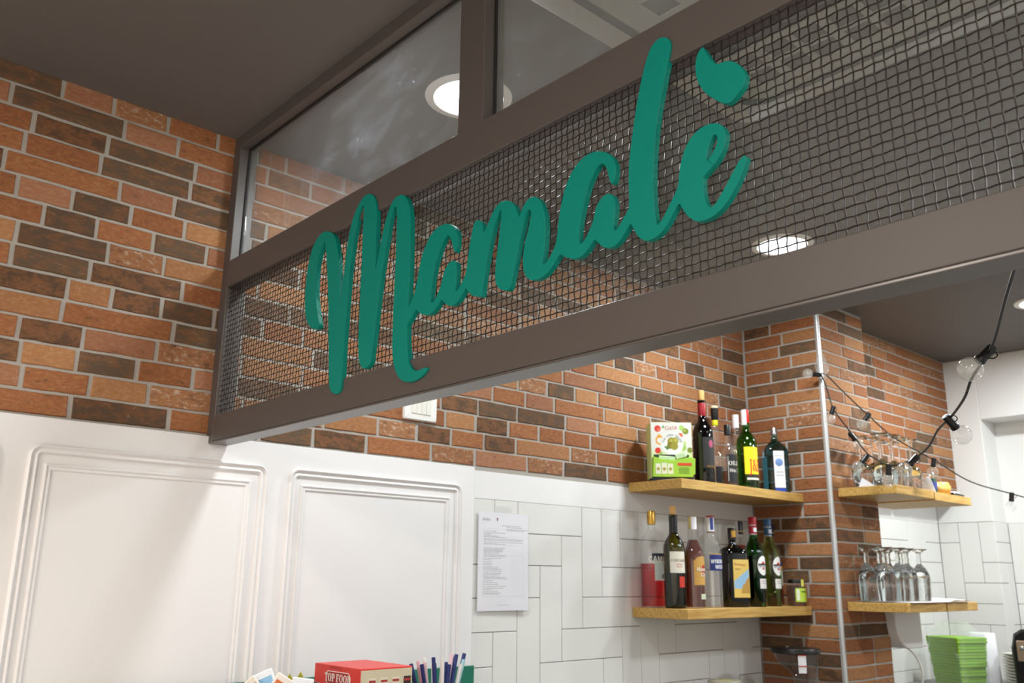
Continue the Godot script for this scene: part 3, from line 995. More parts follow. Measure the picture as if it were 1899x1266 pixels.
const WORD := "511,2058 494.3,2064.3 479.8,2075.8 468.6,2091.1 461.4,2110.1 457,2132.2 455.5,2162.7 457.1,2207 462.9,2226.3 472.7,2252.6 487,2269.5 505.4,2278.7 523.1,2279 537.8,2276.1 551.2,2269.6 565,2258 574.3,2243.9 582.3,2222.6 589.9,2194.7 595.1,2159.2 602.5,2114.5 608.1,2083! 609.3,2082.7! 611.6,2112.4 613.2,2152.1 617.2,2197.7 621.4,2227.2 627.6,2252.9 636.8,2277.7 650.9,2297.6 667.2,2309.7 681,2314.6 695.4,2313 707.1,2307 716.4,2296.3 722.2,2283.5 725.8,2267.3 727.4,2240.3 728.6,2203.7 729.9,2174 731.8,2139.2! 733.2,2138.4! 739,2161.8 745,2186 751,2210.3 759.6,2235.5 772.2,2259.4 783.2,2269.9 795.9,2274.8 810.2,2273.5 820.7,2268.3 830.3,2258 837.5,2244.5 842.3,2227.9 845.4,2208 847.9,2172.9 849,2134 849.7,2098 849.9,2076.8 849.3,2057.4 849.4,2034.5! 851.1,2033.6! 861.9,2048.7 869,2061.1 873.3,2076.6 877.2,2098.9 883.8,2120.6 893.1,2139.9 906.4,2157.1 921.3,2167.1 938.9,2170.2 954,2169.1 964,2165.8 974.1,2160.2 982.9,2152.3 988.1,2144.3 990.6,2135.5 990.6,2122.6 988.6,2113.6 985.6,2106.4 983.2,2105.5 980.7,2108.5 977.9,2116.5 974.2,2128.9 970.2,2138.1 966.8,2142 962.6,2143.9 957.7,2143.3 949.3,2137.5 941.1,2126.7 933.1,2110.8 925.3,2091.6 920.2,2068.5 917.5,2049.7 916.9,2036.9 918.6,2029.3 921.8,2025.1 927.5,2027.3 936.9,2037.1 944.9,2049.6 949.3,2061.4 953.4,2076.4 960.3,2085.8 969.8,2091.4 977.5,2092.6 984.3,2090 988.1,2085.8 990.1,2078.2 990.3,2060.8 988.7,2042.3 987.2,2034.1 989.2,2030.8 995,2033 1004,2041.8 1012.9,2052.8 1016.5,2060.4 1019,2073.8 1021.7,2095 1025.7,2114.4 1030.8,2133.5 1033.9,2143.7 1038.4,2148.7 1047.5,2148.8 1054.8,2143.5 1058.4,2135.9 1060.4,2125.9 1062.1,2121.2! 1064.4,2121.1! 1069.7,2130.2 1078.2,2142.4 1087.9,2155 1097.5,2162.1 1108.3,2164.1 1121.2,2161.1 1130.8,2156.1 1139.3,2146.6 1145.7,2134 1148.9,2123.6! 1151,2122.6! 1154,2126.9 1159,2137.3 1167.1,2145.3 1176.2,2148.7 1185.2,2147.7 1193.2,2143.6 1201,2135.2 1206.9,2123 1210.8,2109.4 1212.7,2092.9 1212.7,2075.6 1210.8,2059 1208,2041.3 1205.3,2027.8 1205.9,2025.4 1208,2024.3 1212.8,2025.9 1220.3,2031.6 1227.9,2040.1 1235.4,2050.7 1237.3,2060.1 1239.2,2076.5 1242.1,2095.5 1246.5,2111.6 1253.3,2133.5 1262.3,2150.3 1272.4,2163.3 1284.5,2172 1297.5,2177.6 1312.4,2179 1325,2176.5 1337.3,2171.2 1347.3,2164.5 1355.2,2155 1359.3,2145.2 1360.6,2134.1 1359.4,2123 1355.8,2116.1 1352.1,2112.7 1349.5,2113.9 1346.9,2122.4 1345,2132.9 1341.8,2144 1337.8,2150.1 1332.8,2152.9 1326.6,2152.7 1319.2,2146.9 1310.6,2135.6 1301.9,2119.2 1295.3,2101.2 1288.6,2078.2 1284.8,2061.1 1283.4,2050 1284.5,2039.8 1287.6,2035.9 1292.3,2036.8 1298.7,2044 1306.1,2053.3 1312.5,2062.8 1315.8,2073.3 1318.6,2083.9 1324.4,2093.6 1333.7,2099.6 1342.8,2100.8 1349.8,2098.5 1354.6,2092.8 1357.3,2083.9 1357.7,2073.3 1355.8,2061.1 1353.9,2048.9 1353.3,2041.1 1355.1,2037.4 1361.1,2039.6 1368.1,2047.8 1376.1,2056.5 1382.4,2063.2 1383.7,2068.3 1383.9,2081 1383.3,2106.7 1384.4,2129 1387.6,2150.6 1391.8,2168.6 1394.8,2187.5 1400.5,2212.8 1406.1,2235.5 1413.4,2260.3 1420.6,2281 1427.5,2296.2 1434.2,2305.7 1442.3,2310.3 1450.2,2311 1457.8,2308.4 1463.8,2303.4 1467.3,2296.8 1467.8,2289.7 1465.8,2280.9 1460.4,2261.4 1455.1,2243.3 1449.7,2225.1 1444.3,2205.7 1439.7,2186 1436.6,2167.1 1438.9,2183 1435.2,2161.1 1432,2139 1429.6,2116.7 1428.2,2094.3 1427.6,2075 1428.2,2055.5 1430.2,2035.7 1431.3,2026.7 1433.5,2023.7 1437.2,2024.9 1444,2032.3 1452.8,2044.6 1460.5,2054.8 1467.3,2063.6 1471.3,2071.7 1472.2,2079.3 1474.2,2094.5 1478.4,2107.4 1483.5,2119.9 1491.1,2129.9 1500.4,2137.5 1511.2,2142.1 1523.4,2143.2 1535.2,2140.2 1543.4,2135.4 1548.8,2128.2 1550.8,2120.4 1550.2,2110.6 1547.1,2101 1541.6,2092.2 1534.5,2084.1 1524.8,2077.5 1515.2,2071.6 1512.1,2068.8! 1511.2,2061.4 1511,2049.2 1512.5,2038 1516.1,2027.8 1520,2022.5 1523.3,2021.7 1530.3,2026.3 1539.1,2035.5 1548,2047.5 1556.9,2059.5 1565.6,2069.9 1572.5,2077.2 1576.5,2078 1579.2,2075.5 1579.5,2070.9 1576.3,2063.1 1569.2,2050.8 1558.6,2035 1548.2,2023.6 1537.8,2014.9 1525.9,2008.9 1512.4,2007 1500.6,2008.3 1492.2,2013.1 1484,2021.7 1478.2,2030.4 1474.3,2040.2 1471.7,2043.3! 1469.6,2043.5! 1461.4,2034.1 1452.7,2022.6 1444.2,2014.2 1434.7,2008.4 1425.3,2005.6 1415.8,2005.1 1408.3,2007.7 1400.9,2013.3 1395.3,2021.3 1390.7,2030.7 1387.1,2038.3! 1384.7,2039.8! 1373.9,2029.9 1381.2,2035.3 1374.3,2029.4 1366.4,2021.5 1358.5,2015.9 1349.6,2013.6 1339.8,2015.2 1331.9,2019.3 1325,2026 1319.1,2033.3! 1315.5,2035.9! 1310.9,2032.4 1303.6,2024.7 1295.2,2018.9 1286.7,2015.5 1276.2,2015.5 1265.5,2019.1 1255.8,2023.7 1249.3,2028.7 1244.9,2031.9! 1240.5,2028.6 1240.8,2030.4 1234.3,2023 1225,2014.3 1214.7,2007.1 1203.3,2003 1191.8,2002.6 1180.1,2005 1171.2,2010.1 1165.2,2018.1 1161.6,2027.6 1160,2038.2 1160.3,2049.7 1161.8,2061 1165.7,2074.5 1171.6,2091.9 1177.5,2107.9 1180,2118.9 1178.9,2124.4 1175.7,2127.6 1171.3,2127.5 1167.3,2122.8 1162.4,2110.9 1157.4,2096.1 1152.5,2078.2 1147.7,2060.4 1141.8,2040 1136.9,2023.7 1133,2011.6 1130,2004.3 1126,2001.2 1117.7,2002.5 1107.1,2006.8 1098.5,2014 1093.7,2022.6 1092.2,2031.9 1093.5,2049.5 1096.3,2069.8 1100.1,2093 1103.9,2116.2 1106.7,2135.3 1106.5,2147.4! 1104.7,2149.8! 1100,2146.6 1093.7,2137.7 1086.4,2121.3 1080.3,2103.1 1074.3,2081.8 1069.3,2060.2 1065.5,2041.5 1061.7,2019.8 1059.5,2006.5! 1051.8,2007.3 1040.5,2010.4 1031.4,2015.3 1024.3,2022.3 1020.7,2027.7 1017.1,2030.9! 1013.8,2028.6 1006,2020.4 997,2012.4 987.8,2007.5 977.2,2007.1 967.5,2010.5 958.7,2017.1 952.3,2024.1! 949.8,2025.8! 945,2022.6 935.6,2013.6 924.8,2007.2 912.4,2005.1 899.6,2007.3 887.7,2012.8 878.2,2020.5 874.5,2024.5! 870.3,2020.8 861.3,2013.2 852.3,2004.8 848.3,2000.4! 848.7,1987.9 850.2,1965.7 852.7,1946.4 857.4,1929.7 856.2,1929.5 862.8,1919.8 870.3,1912.1 878.7,1907.5 889.1,1906.9 900.3,1908.6 911.5,1909.8 915,1908.2 915.2,1904.7 912,1901.1 901.2,1894.5 885.5,1889.9 869.5,1888.9 853,1891 840.8,1894.8 828.3,1902.5 819.1,1912.6 812,1925.4 807.3,1937.9 804.3,1954.6 802.2,1972.8 801.4,1999.8 800.9,2022.5 800.6,2042.7 800.8,2073.2 801,2104 800.8,2123.5 800.4,2162.8 800,2202.5 799.2,2230 796.8,2245.2 794.2,2252.5 790.3,2255.7 785.1,2252.1 780.1,2242.3 774.8,2226 770,2204.8 765.3,2180.4 760.7,2156 756.3,2130.1 754.9,2131.2 751.3,2095.8 747.1,2066.9 743.6,2031.9 739,1994.3 735.7,1972 733.4,1954.1 733.7,1950.6 727.7,1944 718.8,1939.4 710.9,1938.9 704,1941.1 696.6,1947.7 690.8,1956.4 686.9,1971 684.5,1987 683.1,2015.6 682.7,2047.3 682,2068.7 680.6,2117.5 680.3,2150.2 680.5,2170.8 678.5,2221.2 677.3,2263.7 678.1,2285.6 676.6,2292.1! 673.1,2293.2! 664.9,2288 658.7,2277.9 652.2,2256 646,2230.5 641.6,2202.9 637.3,2173.8 635.7,2161.6 634.8,2128.5 633.3,2087.6 631.8,2047.2 630.4,2007.1 630.3,1981.1 631.3,1946 630.8,1919.4 629.5,1910.2 623.1,1904.1 613.1,1902.8 602.7,1905.5 591.8,1911 585.9,1918.2 583,1928.3 575.8,1971.2 569.8,2021.3 563.1,2072.5 557.9,2112.9 550.9,2148.7 544.7,2184.8 543.5,2189.5 537.9,2217.1 530.4,2245.7 528,2254.3! 524.9,2256.5! 520,2252.1 511.9,2240.1 505.6,2225.8 500.8,2207.5 500,2188.2 499.9,2164.4 502.1,2139.4 508.2,2117.2 514.9,2096.8 522.7,2078.1 530.4,2062.1 520.6,2057.3"
const WORD_EYE := "1533.8,2124.3 1530,2123 1525.4,2116.9 1522.3,2108.7 1519.6,2098.8 1517.5,2092.5 1519.1,2089.6 1521.3,2089.3 1525.8,2094.2 1531.2,2100.7 1535.9,2108.3 1537.8,2115.3 1537.1,2121"
const WORD_ACCENT := "1521.6,2261.3! 1516.4,2259.1 1511.9,2253.9 1508.9,2245.9 1507.7,2234.5 1508.5,2222.2 1510.4,2213.4 1514.8,2202.3 1521.2,2191.1 1530.4,2180.1 1540.7,2170 1549.8,2162.7 1556.9,2159.1 1563,2161.3 1571.2,2166.6 1578.8,2172.1 1583.7,2178.1 1585.4,2184.2 1585.5,2190.4 1582.5,2199.3 1577.8,2207.7 1571.7,2215 1564,2220.4 1556.1,2223.4 1549.4,2224 1543.2,2224.4! 1537.4,2230.8 1532.3,2238.4 1527.9,2247.7 1524.8,2256.4"


# "x,y" in millimetres, ! marks a corner: evened out, then rounded through the points
func outline(s: String) -> PackedVector2Array:
	var p := PackedVector2Array()
	var hard := []
	for q in s.split(" ", false):
		hard.append(q.ends_with("!"))
		var xy := q.trim_suffix("!").split(",")
		p.append(Vector2(float(xy[0]), float(xy[1])) * 0.001)
	var m := p.size()
	for pass_ in 2:
		var e := p.duplicate()
		for i in m:
			if not hard[i]:
				var a := p[posmod(i - 1, m)]
				var b := p[(i + 1) % m]
				var la := p[i].distance_to(a)
				var lb := p[i].distance_to(b)
				e[i] = p[i].lerp(a.lerp(b, la / (la + lb)), 0.22)
		p = e
	var out := PackedVector2Array()
	for i in m:
		var j := (i + 1) % m
		var l := p[i].distance_to(p[j])
		var t0 := (p[j] - p[posmod(i - 1, m)]).normalized() * l
		var t1 := (p[(j + 1) % m] - p[i]).normalized() * l
		if hard[i]:
			t0 = p[j] - p[i]
		if hard[j]:
			t1 = p[j] - p[i]
		var k := 1 if l < 0.003 else (2 if l < 0.012 else 4)
		for n in k:
			var u := float(n) / k
			var h := u * u * (3 - 2 * u)
			out.append(p[i].lerp(p[j], h) + t0 * (u * (1 - u) * (1 - u)) - t1 * (u * u * (1 - u)))
	return out


func build_sign() -> void:
	var t := thing("name_sign", "large teal script sign reading Mamalè fixed across the woven wire screen", "sign")
	var word := outline(WORD)
	var eye := outline(WORD_EYE)
	# one ring: the eye of the e is joined to the outside by a hair-thin bridge
	var best := [0, 0, 1e9]
	for i in word.size():
		for j in eye.size():
			var d := word[i].distance_to(eye[j])
			if d < best[2]:
				best = [i, j, d]
	if Geometry2D.is_polygon_clockwise(eye) == Geometry2D.is_polygon_clockwise(word):
		eye.reverse()
		best[1] = eye.size() - 1 - best[1]
	var whole := PackedVector2Array()
	for i in word.size():
		whole.append(word[i])
		if i == best[0]:
			var step: Vector2 = (eye[best[1]] - word[i]).normalized().orthogonal() * 0.00004
			for k in eye.size() + 1:
				var p: Vector2 = eye[(best[1] + k) % eye.size()]
				whole.append(p if k < eye.size() else p - step)
			whole.append(word[i] - step)
	var front := MB.new()
	front.slab(whole, 0.0004, 0.005, 0.0005)
	part("script_letters", front, mat("teal"), t, "joined teal script letters Mamale")
	var drop := outline(WORD_ACCENT)
	var acc := MB.new()
	acc.slab(drop, -0.0055, 0.005, 0.0005)
	part("accent", acc, mat("teal"), t, "leaf-shaped teal accent over the e")
	# the letters are thicker where they sink into the opening of the frame
	var hole := PackedVector2Array([Vector2(0.04, 1.9345), Vector2(2.5, 1.9345), Vector2(2.5, 2.2675), Vector2(0.04, 2.2675)])
	var back := MB.new()
	for p in Geometry2D.intersect_polygons(whole, hole):
		if p.size() > 3:
			back.slab(p, -0.0055, 0.0008)
	part("backing", back, mat("teal"), t, "thicker core of the letters set into the opening")


# ---------------------------------------------------------------- white panelling
# a bead of half-round ridges swept round a rectangle with rounded or mitred corners, in the plane of the wall
func bead(z0: float, z1: float, y0: float, y1: float, corner: float, width: float, high: float, base: float) -> MB:
	var path := []
	var cs := [[z1 + corner, y0 + corner, PI, 1.5 * PI], [z0 - corner, y0 + corner, 1.5 * PI, TAU], [z0 - corner, y1 - corner, 0.0, 0.5 * PI], [z1 + corner, y1 - corner, 0.5 * PI, PI]]
	var n := 6 if corner > 0.004 else 1
	for q in cs:
		for i in n:
			var a: float = lerpf(q[2], q[3], (i + 0.0) / maxf(n - 1, 1)) if n > 1 else (q[2] + q[3]) * 0.5
			path.append([Vector2(q[0], q[1]) + Vector2(cos(a), sin(a)) * corner * (1.0 if n > 1 else 1.414), Vector2(cos(a), sin(a)) * (1.0 if n > 1 else 1.414)])
	var prof := [Vector2(0, 0), Vector2(0.06, 0.75), Vector2(0.2, 1.0), Vector2(0.36, 0.85), Vector2(0.46, 0.45), Vector2(0.56, 0.42), Vector2(0.66, 0.62), Vector2(0.82, 0.66), Vector2(0.95, 0.4), Vector2(1, 0)]
	var rings := []
	for k in prof:
		var r := PackedVector3Array()
		for q in path:
			var p: Vector2 = q[0] - q[1] * (width * k.x)
			r.append(Vector3(base + high * k.y, p.y, p.x))
		rings.append(r)
	var m := MB.new()
	m.loft(rings, true)
	return m


func build_wainscot() -> void:
	var t := thing("wall_panelling", "white lacquered wall panelling with moulded rectangles below the bricks", "panelling")
	part("board", between(Vector3(0.0, 0.7, -0.865), Vector3(0.014, 1.884, 1.9), 0.0015), mat("white_lacquer"), t)
	for q in [[0.401, -0.166], [-0.226, -0.812], [1.06, 0.46], [1.7, 1.12]]:
		part("outer_moulding", bead(q[0], q[1], 0.95, 1.826, 0.028, 0.023, 0.010, 0.0138), mat("white_lacquer"), t)
		part("inner_moulding", bead(q[0] - 0.036, q[1] + 0.044, 1.0, 1.784, 0.0, 0.016, 0.006, 0.0138), mat("white_lacquer"), t)
	var g := thing("green_board", "dark green board along the foot of the white panelling behind the straws", "board")
	part("board", between(Vector3(0.0246, 0.7, -0.862), Vector3(0.032, 1.302, 1.9), 0.001), mat("green_panel"), g)
	var c := thing("bar_counter", "bar counter under the partition that carries the red box and the straws", "counter")
	part("worktop", between(Vector3(0.04, 1.135, -0.72), Vector3(2.9, 1.17, 0.06), 0.003), mat("dark_worktop", Color(0.22, 0.19, 0.17), 0.4), c)
	part("front_panel", between(Vector3(0.04, 0.0, -0.05), Vector3(2.9, 1.135, 0.0)), mat("frame"), c)


# ---------------------------------------------------------------- shelves
func build_shelves() -> void:
	var wood := mat("pine_along_z")
	for q in [[0.0, 0.24, -2.4195, -1.612, 1.859, 1.893, "upper pine shelf in the corner carrying the green-and-white carton and bottles"],
			[0.001, 0.241, -2.4195, -1.617, 1.421, 1.455, "lower pine shelf in the corner carrying the long row of liquor bottles"]]:
		var t := thing("corner_shelf", q[6], "shelf", Vector3.ZERO, 0.0, "pine shelves in the tiled corner")
		part("board", between(Vector3(q[0], q[4], q[2]), Vector3(q[1], q[5], q[3]), 0.0015), wood, t)
	var a := thing("glass_shelf", "pine shelf right of the pillar carrying upturned wine glasses and small packets", "shelf", Vector3.ZERO, 0.0, "pine shelves right of the pillar")
	part("board", between(Vector3(0.362, 1.878, -2.81), Vector3(0.60, 1.912, -2.475), 0.0015), wood, a)
	part("board", between(Vector3(0.252, 1.874, -3.19), Vector3(0.598, 1.908, -2.822), 0.0015), wood, a)
	var b := thing("glass_shelf", "pine shelf right of the pillar carrying upturned goblets on a white cloth", "shelf", Vector3.ZERO, 0.0, "pine shelves right of the pillar")
	part("board", between(Vector3(0.362, 1.440, -2.81), Vector3(0.60, 1.474, -2.475), 0.0015), wood, b)
	part("board", between(Vector3(0.132, 1.440, -3.12), Vector3(0.60, 1.474, -2.822), 0.0015), wood, b)


# ---------------------------------------------------------------- air conditioner
func build_ceiling_unit() -> void:
	var t := thing("air_conditioner", "white square ceiling air conditioner with a gridded centre, seen through the upper glass", "air conditioner", Vector3(1.43, CEIL, -0.48))
	var w := mat("unit_casing", Color(0.56, 0.545, 0.51), 0.5)
	var rings := []
	for k in [[0.415, 0.0, 0.03], [0.42, -0.004, 0.035], [0.415, -0.022, 0.035], [0.40, -0.034, 0.035], [0.30, -0.036, 0.06]]:
		var r := PackedVector3Array()
		for c in 4:
			for i in 6:
				var a := (c + i / 5.0) * PI / 2
				var sx := 1.0 if c == 0 or c == 3 else -1.0
				var sz := 1.0 if c < 2 else -1.0
				r.append(Vector3(sx * (k[0] - k[2]) + cos(a) * k[2], k[1], sz * (k[0] - k[2]) + sin(a) * k[2]))
		rings.append(r)
	var m := MB.new()
	m.loft(rings, true, false, true)
	part("housing", m, w, t)
	# the air slot round the centre panel
	var slot := MB.new()
	rings = []
	for k in [[0.345, -0.0368], [0.335, -0.0372], [0.325, -0.0368]]:
		var r := PackedVector3Array()
		for c in 4:
			for i in 6:
				var a := (c + i / 5.0) * PI / 2
				var sx := 1.0 if c == 0 or c == 3 else -1.0
				var sz := 1.0 if c < 2 else -1.0
				r.append(Vector3(sx * (k[0] - 0.06) + cos(a) * 0.06, k[1], sz * (k[0] - 0.06) + sin(a) * 0.06))
		rings.append(r)
	slot.loft(rings, true)
	part("air_slot", slot, mat("slot_grey", Color(0.30, 0.29, 0.27), 0.7), t)
	var dark := mat("filter_grey", Color(0.40, 0.385, 0.36), 0.7)
	part("filter", between(Vector3(-0.265, -0.0372, -0.265), Vector3(0.265, -0.036, 0.265)), dark, t)
	var bars := MB.new()
	for i in 8:
		var p := -0.265 + 0.53 * i / 7.0
		bars.box(Vector3(p, -0.039, 0), Vector3(0.016 if i % 2 == 0 else 0.024, 0.005, 0.546), 0.001)
		bars.box(Vector3(0, -0.0392, p), Vector3(0.546, 0.005, 0.016), 0.001)
	part("grille", bars, w, t)


# ---------------------------------------------------------------- string lights
func bulb(parent: Node3D, at: Vector3, dir: Vector3, r: float) -> void:
	dir = dir.normalized()
	var b := Basis(Quaternion(Vector3.DOWN, dir))
	var s := MB.new()
	s.lathe(at, [Vector2(0.0, 0.012), Vector2(0.008, 0.011), Vector2(0.0095, 0.006), Vector2(0.009, -0.016), Vector2(0.0105, -0.020), Vector2(0.0095, -0.0245), Vector2(0.0, -0.0245)], 14, 0, TAU, b)
	var loop := []
	for i in 9:
		var a := PI * i / 8.0
		loop.append(at + b * Vector3(0.0095 + 0.008 * sin(a), 0.0075 * cos(a) - 0.002, 0))
	s.tube(loop, 0.0012, 6)
	part("socket", s, mat("black_plastic"), parent)
	var g := MB.new()
	var c := at + dir * (0.0245 + r * 0.92)
	var prof := [Vector2(0.0075, r * 0.93)]
	for i in 13:
		var a := lerpf(1.19, -PI / 2, i / 12.0)
		prof.append(Vector2(r * cos(a), r * sin(a)))
	g.lathe(c, prof, 24, 0, TAU, b)
	part("bulb", g, mat("bulb_glass"), parent)
	var f := MB.new()
	f.lathe(c, [Vector2(0.0, -r * 0.15), Vector2(0.0025, -r * 0.12), Vector2(0.003, r * 0.3), Vector2(0.006, r * 0.85)], 8, 0, TAU, b)
	part("filament_stem", f, mat("thin_glass"), parent)


func smooth_path(p: Array, k := 6) -> Array:
	var out := []
	for i in p.size() - 1:
		var a: Vector3 = p[maxi(i - 1, 0)]
		var b: Vector3 = p[i]
		var c: Vector3 = p[i + 1]
		var d: Vector3 = p[mini(i + 2, p.size() - 1)]
		for n in k:
			out.append(b.cubic_interpolate(c, a, d, float(n) / k))
	out.append(p[-1])
	return out


func build_string_lights() -> void:
	var one := [Vector3(1.808, 1.953, -0.232), Vector3(1.765, 1.958, -0.337), Vector3(1.716, 1.949, -0.440), Vector3(1.620, 1.935, -0.648), Vector3(1.543, 1.911, -0.758), Vector3(1.488, 1.895, -0.858), Vector3(1.381, 1.898, -1.061), Vector3(1.274, 1.903, -1.250), Vector3(1.167, 1.893, -1.443), Vector3(1.067, 1.890, -1.596), Vector3(0.924, 1.904, -1.818), Vector3(0.828, 1.918, -1.937), Vector3(0.735, 1.956, -2.050), Vector3(0.645, 2.000, -2.165), Vector3(0.540, 2.084, -2.293), Vector3(0.462, 2.160, -2.362), Vector3(0.419, 2.218, -2.384), Vector3(0.397, 2.299, -2.390), Vector3(0.368, 2.365, -2.410)]
	var two := [Vector3(0.370, 2.374, -2.408), Vector3(0.390, 2.359, -2.420), Vector3(0.407, 2.312, -2.487), Vector3(0.478, 2.208, -2.546), Vector3(0.555, 2.109, -2.608), Vector3(0.654, 2.022, -2.720), Vector3(0.696, 1.952, -2.948), Vector3(0.815, 1.902, -3.038), Vector3(0.896, 1.870, -3.109)]
	var hung_one := [[Vector3(1.604, 1.934, -0.677), Vector3(-0.020, -0.022, 0.014)], [Vector3(1.376, 1.891, -1.058), Vector3(0.013, -0.031, -0.027)], [Vector3(1.064, 1.886, -1.594), Vector3(-0.025, -0.030, 0.016)], [Vector3(0.827, 1.911, -1.938), Vector3(-0.008, -0.041, -0.008)], [Vector3(0.641, 1.982, -2.168), Vector3(-0.025, -0.034, 0.014)], [Vector3(0.534, 2.088, -2.285), Vector3(0.013, -0.035, -0.028)], [Vector3(0.419, 2.218, -2.384), Vector3(-0.012, -0.031, 0.001)], [Vector3(0.369, 2.363, -2.381), Vector3(-0.026, 0.004, 0.030)]]
	var hung_two := [[Vector3(0.485, 2.202, -2.540), Vector3(-0.020, -0.030, 0.011)], [Vector3(0.656, 2.019, -2.709), Vector3(-0.010, -0.037, -0.004)], [Vector3(0.818, 1.895, -3.028), Vector3(-0.009, -0.042, -0.006)]]
	var wrap_at := Vector3(0.372, 2.40, -2.408)
	var film := FastNoiseLite.new()
	film.seed = 12
	film.frequency = 6.0
	var rings := []
	for i in 13:
		var r := PackedVector3Array()
		for j in 18:
			var a := TAU * j / 18.0
			var k := (0.009 + 0.017 * sin(PI * i / 12.0)) * (1.0 + 0.55 * film.get_noise_3d(cos(a), i * 0.45, sin(a)))
			r.append(wrap_at + Vector3(cos(a) * k, -0.055 + 0.0092 * i, sin(a) * k))
		rings.append(r)
	var tape := MB.new()
	tape.loft(rings, true)
	tag(part("clear_tape", tape, mat("thin_glass")), "crumpled clear tape tying the festoon cable to the metal strip of the pillar", "tape")
	for q in [[one, hung_one, "black festoon cable with clear globe bulbs drooping from the partition to the brick pillar"], [two, hung_two, "thinner-looking festoon cable with clear bulbs running from the pillar towards the right edge"]]:
		var t := thing("string_lights", q[2], "string lights", Vector3.ZERO, 0.0, "festoon lights by the pillar")
		var m := MB.new()
		m.tube(smooth_path(q[0]), 0.0026, 7)
		part("cable", m, mat("cord"), t)
		for h in q[1]:
			bulb(t, h[0], h[1], 0.021)


# ---------------------------------------------------------------- bottles
const FACE := 1.309     # bottles on the corner shelves show their labels towards the room


func vecs(s: String) -> Array:
	var a := []
	for q in s.split(" ", false):
		var p := q.split(",")
		a.append(Vector2(float(p[0]), float(p[1])) * 0.001)
	return a


func turned(called: String, prof: String, material: Material, parent: Node3D, seg := 28) -> MeshInstance3D:
	var m := MB.new()
	m.lathe(Vector3.ZERO, vecs(prof), seg)
	return part(called, m, material, parent)


# a band of radius r round the axis from angle a0 to a1 and height y0 to y1 (millimetres)
func band(called: String, parent: Node3D, material: Material, r: float, a0: float, a1: float, y0: float, y1: float) -> void:
	var m := MB.new()
	var rr := r + 0.3
	m.lathe(Vector3.ZERO, [Vector2(rr, y1) * 0.001, Vector2(rr, y0) * 0.001], 24, a0, a1)
	part(called, m, material, parent)


# an oval patch on a bottle
func oval(called: String, parent: Node3D, material: Material, r: float, a: float, y: float, rx: float, ry: float, lift := 0.35) -> void:
	var m := MB.new()
	var rings := []
	for i in 17:
		var u := lerpf(-0.9999, 0.9999, i / 16.0)
		var h := ry * sqrt(1.0 - u * u)
		var q := a + u * rx / r
		var d := Vector3(sin(q), 0, cos(q)) * (r + lift) * 0.001
		rings.append(PackedVector3Array([d + Vector3(0, (y - h) * 0.001, 0), d + Vector3(0, (y + h) * 0.001, 0)]))
	for i in 16:
		var o: Vector3 = rings[i][0] + rings[i + 1][0]
		o.y = 0
		m.quad(rings[i][0], rings[i + 1][0], rings[i + 1][1], rings[i][1], o)
	part(called, m, material, parent)


func color_mat(hex: String, rough := 0.5) -> StandardMaterial3D:
	return mat("ink_" + hex + str(rough), Color.html(hex), rough)


